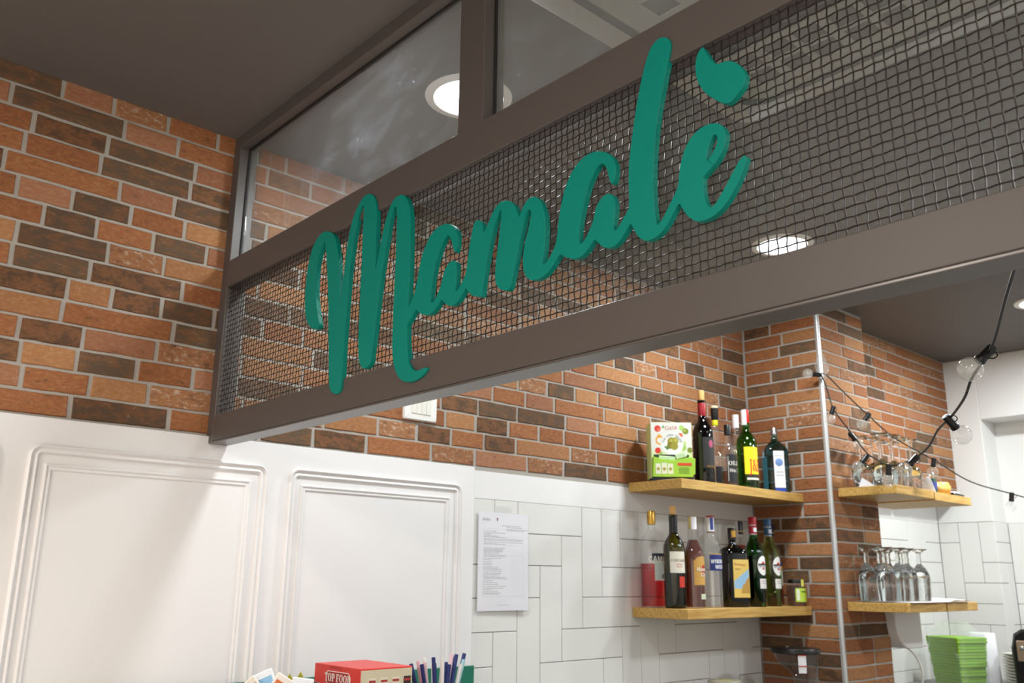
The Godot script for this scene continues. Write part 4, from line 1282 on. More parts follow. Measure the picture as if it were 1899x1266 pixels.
func build_upper_shelf_things() -> void:
	var y := 1.8935
	var g := "bottles on the upper corner shelf"
	olive_carton(Vector3(0.124, y, -1.70), PI / 2 - 0.72)
	# dark wine bottle with a cork pushed back in
	var t := thing("wine_bottle", "very dark wine bottle with a red neck sleeve and a cork, beside the carton", "bottle", Vector3(0.15, y, -1.876), FACE, g)
	turned("glass", "0,0 33,0 37,3 38.5,10 38.5,196 37,208 31,222 22,236 16,248 14.5,258 14.2,312 16,313 16,322 12,324 0,324", mat("black_glass", Color(0.018, 0.014, 0.014), 0.04), t)
	turned("neck_sleeve", "14.9,262 15.3,263 15.3,311 14.9,312", color_mat("8e1420", 0.35), t)
	turned("cork", "0,322 11,322 11.5,326 11.5,360 10.5,362 0,362", mat("cork"), t, 16)
	band("label", t, color_mat("1b191b", 0.6), 38.5, -0.75, 0.95, 62, 176)
	oval("emblem", t, color_mat("9a3a5a"), 38.5, 0.15, 152, 11, 14, 0.6)
	bent_text("MOTTURA", 0.007, 0.039, 0.2, 0.066, mat("gold"), t)
	# tall clear grappa-like bottle behind
	t = thing("clear_bottle", "slim clear bottle with a yellow collar and cream stopper, behind the dark wine bottle", "bottle", Vector3(0.055, y, -2.095), FACE, g)
	turned("glass", "0,0 24,0 27,3 27,110 26,140 21,185 15,230 11.5,262 11.5,300", mat("bottle_glass"), t)
	turned("collar", "11.8,262 12.4,263 12.4,284 11.8,285", color_mat("d8cf1e"), t)
	turned("stopper_base", "12.2,284 14,288 15.5,318 15.5,334 0,334", mat("black_plastic"), t)
	turned("stopper_top", "0,334 15,334 15.5,336 15.5,342 14,344 0,344", color_mat("d9c9a4"), t)
	turned("liquid", "0,3 25.5,3 25.8,110 24.6,138 0,139", clear("grappa", Color(0.93, 0.93, 0.88), 0.1), t)
	band("label", t, color_mat("22222a"), 27, -0.9, 0.6, 25, 95)
	# black-labelled square whiskey bottle
	t = thing("whiskey_bottle", "whiskey bottle with an ornate black label, just left of the green bottle", "bottle", Vector3(0.135, y, -2.062), FACE, g)
	turned("glass", "0,0 27,0 30,3 30,130 28,148 20,165 13,178 12,186 12,214", mat("bottle_glass"), t)
	turned("whiskey", "0,3 28.5,3 28.5,70 0,70", tinted("amber", Color(0.80, 0.50, 0.20), 0.033), t)
	turned("cap", "12.6,212 13.6,213 13.6,250 12.6,252 0,252", mat("black_plastic"), t)
	band("label", t, color_mat("17171a"), 30, -1.0, 1.0, 22, 132)
	band("label_border", t, color_mat("d4d2cc"), 30.2, -0.86, -0.8, 28, 126)
	bent_text("OLD", 0.016, 0.0304, 0.0, 0.098, color_mat("d4d2cc"), t, "Droid Serif", true)
	bent_text("No.7", 0.013, 0.0304, 0.0, 0.070, color_mat("d4d2cc"), t, "Droid Serif", true)
	# a pale bottle whose white-sealed cap shows behind
	t = thing("clear_bottle", "clear bottle at the back whose white seal shows left of the green bottle", "bottle", Vector3(0.06, y, -2.237), FACE, g)
	turned("glass", "0,0 27,0 30,3 30,190 25,215 14,240 12.5,255 12.5,292", mat("bottle_glass"), t)
	turned("cap", "13,290 14,291 14,322 13,324 0,324", color_mat("b8312a"), t)
	band("paper_seal", t, mat("paper"), 14.2, -2.2, 0.3, 268, 324)
	# green whisky bottle
	t = thing("whisky_bottle", "green whisky bottle with a bright yellow label and a red cap", "bottle", Vector3(0.15, y, -2.168), FACE - 0.1, g)
	turned("glass", "0,0 35,0 39,4 40,12 40,188 37,206 27,222 18,234 15.5,246 15,262 15,276", tinted("green_glass", Color(0.25, 0.62, 0.12), 0.05), t, 32)
	turned("cap", "15.2,270 16,271 16,322 15,324 0,324", color_mat("cf1f1c", 0.35), t)
	band("paper_seal", t, mat("paper"), 16.2, -2.0, -0.3, 262, 324)
	band("label", t, color_mat("f2dc12"), 40, -0.92, 0.95, 62, 170)
	band("label_foot", t, color_mat("2a2418"), 40.1, -0.72, 0.95, 48, 60)
	band("label_edge", t, color_mat("e8e6d8"), 40, -0.74, 0.97, 40, 48)
	bent_text("J&B", 0.047, 0.0402, 0.23, 0.096, color_mat("d4261c"), t, "Droid Serif", true, 0.45)
	bent_text("RARE", 0.008, 0.0402, 0.15, 0.082, color_mat("8a3018"), t)
	# blue gin bottle, flat-sided
	t = thing("gin_bottle", "flat-sided pale blue gin bottle at the right end of the upper shelf", "bottle", Vector3(0.16, y, -2.361), FACE - 0.45, g)
	var rings := []
	for k in [[0.0, 0.030], [0.0, 0.0445], [0.004, 0.046], [0.155, 0.047], [0.178, 0.046], [0.198, 0.036], [0.210, 0.024], [0.220, 0.015], [0.236, 0.0125], [0.252, 0.0125]]:
		var r := PackedVector3Array()
		var sharp := clampf((k[1] - 0.013) / 0.03, 0.0, 1.0)
		for j in 32:
			var a := TAU * (j + 0.5) / 32
			var e := lerpf(1.0, 0.42, sharp)
			r.append(Vector3(signf(sin(a)) * pow(absf(sin(a)), e) * k[1], k[0], signf(cos(a)) * pow(absf(cos(a)), e) * k[1] * lerpf(1.0, 0.86, sharp)))
		rings.append(r)
	var m := MB.new()
	m.loft(rings, true, true, false)
	part("glass", m, tinted("blue_glass", Color(0.55, 0.85, 0.93), 0.05), t)
	turned("cap", "13,244 14,245 14,270 13,272 0,272", mat("steel"), t)
	part("label", between(Vector3(-0.022, 0.022, 0.0406), Vector3(0.022, 0.172, 0.0410), 0.0001), mat("paper"), t)
	part("label_foot", between(Vector3(-0.022, 0.004, 0.0406), Vector3(0.022, 0.021, 0.0410), 0.0001), color_mat("1d43a8"), t)
	part("side_print", between(Vector3(-0.0474, 0.01, -0.03), Vector3(-0.0470, 0.15, 0.03), 0.0001), color_mat("3aa0c8"), t)
	var medal := MB.new()
	medal.lathe(Vector3(0, 0.125, 0.0412), [Vector2(0, 0.0004), Vector2(0.0155, 0.0004), Vector2(0.016, 0)], 24, 0, TAU, Basis(Vector3.RIGHT, PI / 2))
	part("medallion", medal, color_mat("6f8fc4"), t)
	flat_text("DISTILLED", 0.0045, Vector3(0, 0.152, 0.0412), Basis(), color_mat("5a5a62"), t)
	flat_text("LONDON", 0.0055, Vector3(0, 0.085, 0.0412), Basis(), color_mat("5a5a62"), t)
	flat_text("DRY GIN", 0.0055, Vector3(0, 0.072, 0.0412), Basis(), color_mat("5a5a62"), t)


func disc(im: Image, cx: float, cy: float, r: float, c: Color, inner := 0.0) -> void:
	for y in range(maxi(0, int(cy - r)), mini(im.get_height(), int(cy + r) + 1)):
		for x in range(maxi(0, int(cx - r)), mini(im.get_width(), int(cx + r) + 1)):
			var d := Vector2(x - cx, y - cy).length()
			if d <= r and d >= inner:
				im.set_pixel(x, y, c)


func olive_carton(at: Vector3, turn: float) -> void:
	var t := thing("olive_oil_carton", "white and green dispenser carton of olive oil sachets with a round olive picture", "carton", at, turn)
	var w := 0.150
	var h := 0.212
	var d := 0.095
	part("base_tray", between(Vector3(-0.074, 0, -0.045), Vector3(0.074, 0.012, 0.060), 0.002), color_mat("18233f"), t)
	# printed front: white at the top to lime at the foot, vegetables and a round picture of olives
	var im := Image.create(300, 400, false, Image.FORMAT_RGB8)
	for y in 400:
		var c := Color.html("dcdcd4").lerp(Color.html("a9cf57"), smoothstep(0.42, 0.8, y / 400.0))
		im.fill_rect(Rect2i(0, y, 300, 1), c)
	for q in [[50, 45, 24, "cf3a2c"], [58, 52, 12, "e06a50"], [92, 32, 9, "5f9a3a"], [48, 205, 22, "cf3224"], [228, 38, 20, "a8cc6a"], [256, 62, 23, "7c8a2a"], [250, 57, 10, "a8b24a"], [284, 200, 20, "7c8430"], [42, 262, 22, "7d7a2c"], [218, 92, 17, "d8623c"], [232, 180, 26, "9cc25a"], [244, 150, 14, "b2d070"], [70, 226, 13, "93b64e"]]:
		disc(im, q[0], q[1], q[2], Color.html(q[3]))
	disc(im, 66, 130, 34, Color.html("e09a22"), 23)
	disc(im, 60, 100, 14, Color.html("e09a22"), 6)
	disc(im, 155, 152, 84, Color.html("e9e9e4"))
	disc(im, 155, 152, 82, Color.html("dcdcd6"), 79)
	for q in [[150, 138, 30, "8f8524"], [176, 134, 26, "a39a34"], [140, 168, 24, "7d7420"], [170, 172, 28, "96902e"], [146, 130, 10, "b9b256"], [182, 128, 9, "c2ba62"], [118, 186, 12, "4d7a34"], [104, 178, 7, "4d7a34"]]:
		disc(im, q[0], q[1], q[2], Color.html(q[3]))
	var face := mat("carton_print", Color.WHITE, 0.5)
	face.albedo_texture = ImageTexture.create_from_image(im)
	part("carton", between(Vector3(-w / 2, 0.010, -d / 2), Vector3(w / 2, h, d / 2 - 0.001), 0.001), color_mat("c9d98e"), t)
	part("front_print", between(Vector3(-w / 2 + 0.001, 0.011, d / 2 - 0.001), Vector3(w / 2 - 0.001, h - 0.001, d / 2), 0.0), face, t)
	# lettering round the medallion
	var ring := MB.new()
	var words := "OLIO EXTRA VERGINE"
	for i in words.length():
		if words[i] == " ":
			continue
		var a := lerpf(1.32, -1.32, i / float(words.length() - 1))
		ring.add(text_mesh(words[i], 0.0085, "Droid Serif"), Transform3D(Basis(Vector3(0, 0, 1), a), Vector3(0.0025 - sin(a) * 0.034, 0.1315 + cos(a) * 0.034, d / 2 + 0.0002)))
	part("lettering", ring, color_mat("6f7d6a"), t)
	flat_text("Gaia", 0.015, Vector3(0.0, h - 0.020, d / 2 + 0.0002), Basis(Vector3(0, 0, 1), 0.12), color_mat("b8443c"), t, "Droid Serif")
	# open slot and the low tray in front of it
	part("slot", between(Vector3(-0.066, 0.070, d / 2), Vector3(0.062, 0.094, d / 2 + 0.0006), 0.0), color_mat("24301c"), t)
	var tray := MB.new()
	var o := PackedVector2Array()
	for q in [[-0.074, 0.012], [0.066, 0.012], [0.078, 0.024], [0.080, 0.078], [0.060, 0.083], [0.020, 0.074], [-0.02, 0.070], [-0.070, 0.084]]:
		o.append(Vector2(q[0], q[1]))
	tray.slab(o, d / 2 + 0.001, d / 2 + 0.020, 0.001)
	part("front_tray", tray, color_mat("9cc63c"), t)
	var zf := d / 2 + 0.0206
	for i in 3:
		part("printed_sachet", between(Vector3(-0.064 + 0.022 * i, 0.022, zf - 0.0004), Vector3(-0.045 + 0.022 * i, 0.062 - 0.003 * absf(i - 1), zf)), color_mat("d9dcc0"), t)
		var ol := MB.new()
		ol.lathe(Vector3(-0.0545 + 0.022 * i, 0.040, zf), [Vector2(0, 0.0003), Vector2(0.0055, 0.0003)], 16, 0, TAU, Basis(Vector3.RIGHT, PI / 2))
		part("printed_olive", ol, color_mat("a08c28"), t)
	part("printed_banner", between(Vector3(0.016, 0.052, zf - 0.0004), Vector3(0.066, 0.062, zf)), color_mat("d2452c"), t)
	var lines := MB.new()
	for i in 4:
		lines.box(Vector3(0.038, 0.044 - 0.006 * i, zf), Vector3(0.034 + 0.006 * (i % 2), 0.0022, 0.0003))
	part("printed_lines", lines, color_mat("5f8a34"), t)
	var sachet := MB.new()
	sachet.box(Vector3(0.030, 0.089, d / 2 + 0.010), Vector3(0.040, 0.018, 0.006), 0.002, Basis(Vector3(0, 0, 1), 0.3))
	sachet.box(Vector3(-0.020, 0.080, d / 2 + 0.009), Vector3(0.060, 0.014, 0.006), 0.002, Basis(Vector3(0, 0, 1), -0.08))
	part("sachet", sachet, color_mat("b9cfa4", 0.25), t)


func build_lower_shelf_things() -> void:
	var y := 1.4555
	var g := "liquor bottles on the lower corner shelf"
	# red aperitif with a gold cap
	var t := thing("aperitif_bottle", "big gold-capped bottle half full of red aperitif, leftmost on the lower shelf", "bottle", Vector3(0.0465, y, -1.68), FACE - 0.1, g)
	turned("glass", "0,0 40,0 43.5,4 43.8,200 42,222 34,244 22,258 15,268 13,282 12.8,296", mat("bottle_glass"), t, 32)
	turned("drink", "0,4 42.3,4 42.6,150 0,150", tinted("red_drink", Color(0.88, 0.08, 0.14), 0.033), t, 32)
	turned("cap", "13.4,288 14.6,289 14.6,334 13,337 0,337", mat("gold"), t)
	band("label_band", t, color_mat("1a2238"), 43.8, -0.55, 1.45, 158, 186)
	band("label_band_edge", t, color_mat("e6e4dc"), 43.9, -0.55, 1.45, 155, 158)
	band("label", t, color_mat("c9d2cc"), 43.8, -0.35, 1.25, 92, 154)
	oval("seal", t, color_mat("6a6a52"), 43.8, 0.45, 106, 8, 9, 0.5)
	bent_text("CAMPARI", 0.020, 0.0442, 0.42, 0.165, color_mat("f2efe6"), t, "Droid Sans", true, 0.9)
	# wine with cork
	t = thing("wine_bottle", "olive green wine bottle with a cream square label, small red square and a cork", "bottle", Vector3(0.16, y, -1.661), FACE - 0.35, g)
	turned("glass", "0,0 33,0 36.5,3 37.5,10 37.5,200 35,216 27,232 19,244 14.5,256 14,310 15.5,311 15.5,318 0,318", tinted("olive_glass", Color(0.44, 0.42, 0.12), 0.05), t)
	turned("wine", "0,4 36.6,4 36.9,122 0,122", mat("black_glass"), t)
	turned("neck_sleeve", "15,250 15,312 14.8,313", mat("black_plastic"), t)
	turned("cork", "0,316 11,316 11,348 0,349", mat("cork"), t, 16)
	band("label", t, color_mat("e4ddcd"), 37.5, -0.72, 0.85, 118, 190)
	band("red_square", t, color_mat("c8321f"), 37.5, 0.12, 0.72, 70, 106)
	bent_text("FONTANA", 0.008, 0.038, 0.08, 0.160, color_mat("6a5a4a"), t, "Droid Serif")
	band("print_line", t, color_mat("c98a70"), 37.7, -0.15, 0.5, 145, 148)
	band("print_line", t, color_mat("c98a70"), 37.7, -0.1, 0.45, 137, 140)
	# rum
	t = thing("rum_bottle", "dark amber rum bottle with a golden shield label and a pale sealed cap", "bottle", Vector3(0.18, y, -1.746), FACE - 0.15, g)
	turned("glass", "0,0 33,0 36,3 36.3,178 34,196 25,216 17,236 13.5,250 13.2,282", mat("bottle_glass"), t)
	turned("rum", "0,4 35,4 35.2,176 33,194 24,213 16,233 0,234", tinted("dark_rum", Color(0.64, 0.26, 0.12), 0.033), t)
	turned("cap", "13.8,272 14.6,273 14.6,312 13,314 0,314", color_mat("c9b26a", 0.3), t)
	band("paper_seal", t, mat("paper"), 14.8, -0.8, 0.9, 270, 313)
	band("label", t, color_mat("c99a4c"), 36.3, -0.55, 1.35, 78, 162)
	oval("label_crown", t, color_mat("c99a4c"), 36.3, 0.4, 160, 30, 16, 0.3)
	oval("red_disc", t, color_mat("b8261e"), 36.3, 0.62, 128, 15, 19, 0.7)
	bent_text("Havana", 0.013, 0.0372, 0.62, 0.131, color_mat("f0e8d4"), t, "Droid Sans", true)
	bent_text("Club", 0.013, 0.0372, 0.66, 0.113, color_mat("f0e8d4"), t, "Droid Sans", true)
	band("foot_label", t, color_mat("c8d0b4"), 36.3, 0.1, 1.1, 30, 48)
	# clear vodka
	t = thing("vodka_bottle", "clear vodka bottle with a deep blue label and a white and blue cap", "bottle", Vector3(0.18, y, -1.851), FACE - 0.1, g)
	turned("glass", "0,0 33,0 36,3 36.3,190 35,210 30,226 20,238 15,250 14,272", mat("bottle_glass"), t)
	turned("vodka", "0,4 35,4 35.2,186 0,187", clear("vodka_clear", Color(0.95, 0.96, 0.94), 0.06), t)
	turned("cap", "14.4,266 15.4,267 15.4,315 14,317 0,317", mat("white_plastic"), t)
	band("blue_strip", t, color_mat("2c3a86"), 15.5, -0.5, 0.4, 272, 316)
	band("label", t, color_mat("1c2c72"), 36.3, -0.75, 1.35, 128, 184)
	band("label_edge", t, color_mat("c9a23e"), 36.3, -0.75, 1.35, 184, 187)
	bent_text("WYBOROWA", 0.013, 0.0368, 0.42, 0.160, color_mat("f2f2f2"), t, "Droid Sans", true, 0.72)
	bent_text("WODKA", 0.013, 0.0368, 0.5, 0.141, color_mat("f2f2f2"), t, "Droid Sans", true, 0.8)
	# red cap behind
	t = thing("clear_bottle", "clear bottle at the back showing only a red cap behind the vodka", "bottle", Vector3(0.07, y, -2.009), FACE, g)
	turned("glass", "0,0 30,0 33,3 33,186 28,208 16,232 13.5,246 13.5,290", mat("bottle_glass"), t)
	turned("cap", "13.8,272 14.8,273 14.8,334 13,336 0,336", color_mat("b21f24", 0.4), t)
	band("cap_band", t, color_mat("c9a23e"), 14.9, -1.2, 1.2, 284, 290)
	# dark amaro, flat shouldered
	t = thing("amaro_bottle", "broad dark amaro bottle with a yellow label showing a pale blue sea view", "bottle", Vector3(0.17, y, -2.003), FACE - 0.12, g)
	var rings := []
	for k in [[0.0, 0.040, 0.030], [0.0, 0.049, 0.034], [0.004, 0.0505, 0.036], [0.190, 0.0505, 0.036], [0.204, 0.047, 0.034], [0.214, 0.034, 0.027], [0.221, 0.019, 0.018], [0.228, 0.0145, 0.0145], [0.252, 0.0140, 0.0140]]:
		var r := PackedVector3Array()
		for j in 28:
			var a := TAU * (j + 0.5) / 28
			var e := lerpf(1.0, 0.5, clampf((k[1] - 0.015) / 0.03, 0, 1))
			r.append(Vector3(signf(sin(a)) * pow(absf(sin(a)), e) * k[1], k[0], signf(cos(a)) * pow(absf(cos(a)), e) * k[2]))
		rings.append(r)
	var m := MB.new()
	m.loft(rings, true, true, false)
	part("glass", m, mat("black_glass"), t)
	turned("cap", "14.2,246 15.6,247 15.6,284 14,286 0,286", color_mat("2a2018", 0.3), t)
	band("cap_badge", t, mat("gold"), 15.8, -0.6, 0.7, 252, 276)
	part("label", between(Vector3(-0.026, 0.034, 0.0362), Vector3(0.042, 0.170, 0.0367), 0.0001), color_mat("d9b85e"), t)
	var sea := MB.new()
	sea.slab(PackedVector2Array([Vector2(-0.024, 0.066), Vector2(0.020, 0.066), Vector2(0.040, 0.090), Vector2(0.040, 0.136), Vector2(-0.024, 0.092)]), 0.0366, 0.0370)
	part("sea_print", sea, color_mat("8fb6d2"), t)
	var hill := MB.new()
	hill.slab(PackedVector2Array([Vector2(0.004, 0.050), Vector2(0.040, 0.050), Vector2(0.040, 0.108), Vector2(0.030, 0.098), Vector2(0.022, 0.084), Vector2(0.012, 0.078)]), 0.0368, 0.0372)
	part("hill_print", hill, color_mat("b58a3c"), t)
	flat_text("Montenegro", 0.008, Vector3(0.004, 0.152, 0.0369), Basis(Vector3(0, 0, 1), -0.08), color_mat("a8322a"), t, "Droid Serif", false, 0.8)
	flat_text("Amaro", 0.007, Vector3(-0.006, 0.136, 0.0369), Basis(), color_mat("8a3a2a"), t, "Droid Serif", false, 0.8)
	# red bottle behind
	t = thing("orange_bottle", "navy-capped bottle of red drink behind the amaro and the red-capped vermouth", "bottle", Vector3(0.06, y, -2.219), FACE, g)
	turned("glass", "0,0 33,0 36,3 36,190 32,212 20,234 14,252 13.5,290", mat("bottle_glass"), t)
	turned("drink", "0,4 34.8,4 34.8,188 30,210 18,232 0,233", tinted("orange_drink", Color(0.90, 0.25, 0.08), 0.033), t)
	turned("cap", "13.8,274 14.8,275 14.8,324 13,326 0,326", color_mat("101626", 0.4), t)
	band("cap_band", t, color_mat("c9a23e"), 14.9, -1.3, 1.3, 284, 288)
	band("paper_seal", t, mat("paper"), 15.0, -2.4, -1.0, 268, 326)
	# two vermouths
	var first: Node3D = null
	for q in [[Vector3(0.18, y, -2.130), "a8182a", "vermouth bottle with a red cap and dark contents, white oval label", Color(0.015, 0.02, 0.012), "dark"], [Vector3(0.16, y, -2.268), "2f5a80", "vermouth bottle with a blue cap and pale green contents, white oval label", Color(0.48, 0.60, 0.24), "pale"]]:
		t = thing("vermouth_bottle", q[2], "bottle", q[0], FACE - 0.05, g)
		turned("glass", "0,0 35,0 38.5,4 38.8,190 36,208 27,228 19,244 15.5,258 14.5,276 14.5,300", tinted("vermouth_glass_" + q[4], Color(0.15, 0.62, 0.20) if q[4] == "dark" else Color(0.72, 0.82, 0.46)), t)
		if q[4] == "dark":
			turned("drink", "0,5 37,5 37.2,186 0,187", mat("black_glass"), t)
		turned("cap", "15,302 16,303 16,330 14.5,332 0,332", color_mat(q[1], 0.35), t)
		turned("neck_foil", "15,268 15.6,269 15.6,298 15.2,302", color_mat(q[1], 0.4), t)
		band("foil_print", t, color_mat("dfe4ea"), 15.8, -0.5, 0.45, 276, 292)
		turned("foil_rim", "15.4,299 15.9,300 15.9,303 15.4,304", mat("steel"), t)
		turned("foil_rim", "15.4,265 15.8,266 15.8,268 15.4,269", mat("steel"), t)
		oval("oval_label", t, color_mat("ecebe8"), 38.8, 0.25, 150, 26, 36, 0.4)
		oval("red_ball", t, color_mat("cf3a24"), 38.8, 0.25, 150, 11, 15, 0.7)
		band("name_bar", t, color_mat("15151a"), 39.3, -0.35, 0.85, 143, 157)
		bent_text("MARTINI", 0.0105, 0.0397, 0.25, 0.1455, color_mat("f2f2f2"), t, "Droid Sans", true, 0.85)
		band("foot_label", t, color_mat("e6e2de"), 38.8, -0.25, 0.85, 66, 102)
		band("print_line", t, color_mat("b88a8a"), 39.0, -0.1, 0.6, 92, 94)
		band("print_line", t, color_mat("8a8a90"), 39.0, -0.05, 0.65, 84, 86)
	# orange aperitif half hidden
	t = thing("aperitif_bottle", "navy-capped bottle with a blue and orange label, behind the blue-capped vermouth", "bottle", Vector3(0.104, y, -2.376), FACE - 0.2, g)
	turned("glass", "0,0 35,0 38,4 38,196 34,216 22,238 15,254 14,280", mat("bottle_glass"), t)
	turned("drink", "0,4 36.6,4 36.8,60 0,60", tinted("red_dregs", Color(0.8, 0.1, 0.06), 0.033), t)
	turned("cap", "14.2,272 15.2,273 15.2,318 13.6,320 0,320", color_mat("101626", 0.4), t)
	band("cap_band", t, color_mat("c9a23e"), 15.3, -1.2, 1.2, 282, 286)
	band("paper_seal", t, mat("paper"), 15.4, -2.2, -0.9, 264, 318)
	band("label_head", t, color_mat("27306e"), 38, -0.3, 1.3, 136, 168)
	band("label", t, color_mat("e4dccd"), 38, -0.3, 1.3, 76, 136)
	band("label_stripe", t, color_mat("e08a2a"), 38.2, 0.0, 0.28, 76, 134)
	band("label_stripe", t, color_mat("3f8f4a"), 38.2, 0.32, 0.5, 76, 134)
	bent_text("APEROL", 0.015, 0.0384, 0.4, 0.145, color_mat("e8b83a"), t, "Droid Sans", true, 0.9)
	# jar
	t = thing("honey_jar", "small jar of amber preserve with a lime label and black lid, by the pillar", "jar", Vector3(0.203, y, -2.378), FACE - 0.25)
	turned("glass", "0,0 34,0 37,4 37.5,70 34,82 31,86 31,90", mat("bottle_glass"), t)
	turned("preserve", "0,3 35.6,3 36,68 33,79 0,80", tinted("honey", Color(0.86, 0.58, 0.18), 0.033), t)
	turned("lid", "31.5,86 33.5,87 33.8,98 32.5,101 0,101", mat("black_plastic"), t)
	band("label", t, color_mat("b4cf3e"), 37.5, -0.62, 0.85, 16, 68)
	band("label_print", t, color_mat("e4ead0"), 37.7, -0.5, -0.2, 22, 64)
	band("label_bar", t, color_mat("3a5a20"), 37.7, 0.0, 0.7, 52, 57)
	band("lid_seal", t, color_mat("d8d25a"), 34.0, 0.1, 0.6, 74, 101)


# ---------------------------------------------------------------- glassware right of the pillar
func build_glass_shelves() -> void:
	var y := 1.9125
	var t := thing("wine_glass", "", "wine glass", Vector3.ZERO, 0.0, "upturned wine glasses on the upper right shelf")
	turned("bowl", "32,0 33,0 36,20 39,48 37,70 28,90 13,102 5,108 0,109", mat("solid_glass"), t, 28)
	turned("bowl_inside", "0,103 10,99 26,88 35.8,69 37.8,48 34.8,20 32,0", mat("solid_glass"), t, 28)
	turned("stem", "5,106 3.6,118 3.4,180 6,196 20,203 35,206 35.5,208 20,207.5 0,207", mat("solid_glass"), t, 24)
	var spots := []
	for i in 4:
		for j in 2:
			spots.append(Vector3(0.535 - 0.09 * j + (0.006 if i % 2 else -0.004), y, -2.525 - 0.081 * i - 0.01 * j))
	var wine_labels := ["leftmost upturned wine glass of the front row, next to the metal strip", "leftmost upturned wine glass of the back row", "second upturned wine glass of the front row", "second upturned wine glass of the back row", "third upturned wine glass of the front row", "third upturned wine glass of the back row", "upturned wine glass at the right end of the front row, by the white card", "upturned wine glass at the right end of the back row"]
	for i in spots.size():
		var o: Node3D = t if i == 0 else t.duplicate()
		if i > 0:
			o.name = numbered("wine_glass")
			add_child(o)
		o.position = spots[i]
		o.set_meta("label", wine_labels[i])
	# goblets below
	var y2 := 1.4795
	t = thing("goblet", "", "goblet", Vector3.ZERO, 0.0, "upturned goblets on the lower right shelf")
	turned("bowl", "31,0 32.5,0 33,4 35.5,50 36,84 33,104 24,124 13,136 9,142 0,143", mat("solid_glass"), t, 28)
	turned("bowl_inside", "0,131 10,129 21,119 30.5,102 33.8,84 33.3,50 31,4 31,0", mat("solid_glass"), t, 28)
	turned("stem", "9,140 8,150 10,158 7,168 9,184 22,194 33,198 33.5,201 18,200 0,200", mat("solid_glass"), t, 24)
	spots = []
	for i in 4:
		for j in 2:
			spots.append(Vector3(0.508 - 0.083 * j + (0.005 if i % 2 else -0.003), y2, -2.522 - 0.094 * i - 0.02 * j))
	var goblet_labels := ["leftmost upturned goblet of the front row on the lower shelf", "leftmost upturned goblet of the back row on the lower shelf", "second upturned goblet of the front row", "second upturned goblet of the back row", "third upturned goblet of the front row", "third upturned goblet of the back row", "upturned goblet at the right end of the front row, beside the cloth fold", "upturned goblet at the right end of the back row, nearest the wall tiles"]
	for i in spots.size():
		var o: Node3D = t if i == 0 else t.duplicate()
		if i > 0:
			o.name = numbered("goblet")
			add_child(o)
		o.position = spots[i]
		o.set_meta("label", goblet_labels[i])
	# the cloth under the goblets, its end folded into a loose heap
	var cloth := mat("white_cloth", Color(0.90, 0.87, 0.85), 0.9)
	cloth.rim_enabled = true
	cloth.rim = 0.3
	var g := FastNoiseLite.new()
	g.seed = 8
	g.frequency = 9.0
	var m := MB.new()
	for layer in 2:
		var rings := []
		for i in 33:
			var r := PackedVector3Array()
			for j in 17:
				var u := i / 32.0
				var w := j / 16.0
				var fold := smoothstep(0.58, 0.75, u) * (1.0 - smoothstep(0.93, 1.0, u) * 0.8)
				var h := 0.0022 + fold * (0.012 + 0.010 * g.get_noise_2d(u * 0.62 + 3.0, w * 0.25)) * (1.0 - 0.5 * w)
				r.append(Vector3(lerpf(0.372, 0.612 + 0.012 * g.get_noise_2d(u, 9.0), w), 1.4745 + (h if layer == 0 else 0.0003), lerpf(-2.50, -3.02, u)))
			rings.append(r)
		m.loft(rings, false)
	tag(part("folded_cloth", m, cloth), "white cloth spread under the goblets with its right end heaped up", "cloth")
	# small things beside the wine glasses
	t = thing("napkin_wedge", "small white paper napkin folded to a wedge on the shelf, left of the wine glasses", "napkin", Vector3(0.475, y - 0.0005, -2.497), 0.4)
	m = MB.new()
	m.slab(PackedVector2Array([Vector2(-0.03, 0.0), Vector2(0.03, 0.0), Vector2(0.012, 0.016), Vector2(-0.016, 0.036)]), -0.015, 0.015, 0.001)
	part("paper", m, mat("paper"), t)
	t = thing("menu_wedge", "white card wedge standing right of the wine glasses", "card", Vector3(0.545, y - 0.0035, -2.865), 0.5)
	m = MB.new()
	m.slab(PackedVector2Array([Vector2(-0.028, 0.0), Vector2(0.038, 0.0), Vector2(0.018, 0.066), Vector2(0.006, 0.066)]), -0.022, 0.022, 0.001)
	part("card", m, mat("paper"), t)
	t = thing("dark_can", "small dark green can between the white card and the packet", "can", Vector3(0.545, y - 0.0035, -2.94))
	turned("can", "0,0 16,0 18,3 18,62 16,66 0,66", color_mat("26483a", 0.3), t, 20)
	band("print", t, color_mat("39408a"), 18, 0.2, 1.6, 20, 50)
	t = thing("snack_packet", "crumpled packet in yellow-brown foil near the end of the upper right shelf", "packet", Vector3(0.55, y - 0.0035, -3.02), 1.1)
	m = MB.new()
	var rings := []
	for i in 9:
		var u := i / 8.0
		var r := PackedVector3Array()
		for j in 16:
			var a := TAU * j / 16.0
			var wob := 1.0 + 0.14 * g.get_noise_2d(u * 0.9, cos(a) * 0.3 + 5.0)
			r.append(Vector3(cos(a) * 0.040 * (0.85 + 0.3 * sin(u * PI)) * wob, u * 0.055 + 0.004 * sin(a * 3.0) * u, sin(a) * 0.018 * sin(clampf(u, 0.06, 0.94) * PI) * wob))
		rings.append(r)
	m.loft(rings, true, true, true)
	part("foil", m, color_mat("c99a4a", 0.3), t)
	t = thing("serving_tray", "flat black tray with small pale things at the upper right shelf's end", "tray", Vector3(0.52, y - 0.0035, -3.12))
	part("tray", between(Vector3(-0.06, 0, -0.05), Vector3(0.06, 0.012, 0.05), 0.003), mat("black_plastic"), t)
	part("sachets", between(Vector3(0.0, 0.012, -0.03), Vector3(0.05, 0.022, 0.03), 0.004), mat("paper"), t)
	t = thing("bill_spike", "thin metal stand with a ball on top at the end of the upper right shelf", "stand", Vector3(0.46, y - 0.0035, -3.155))
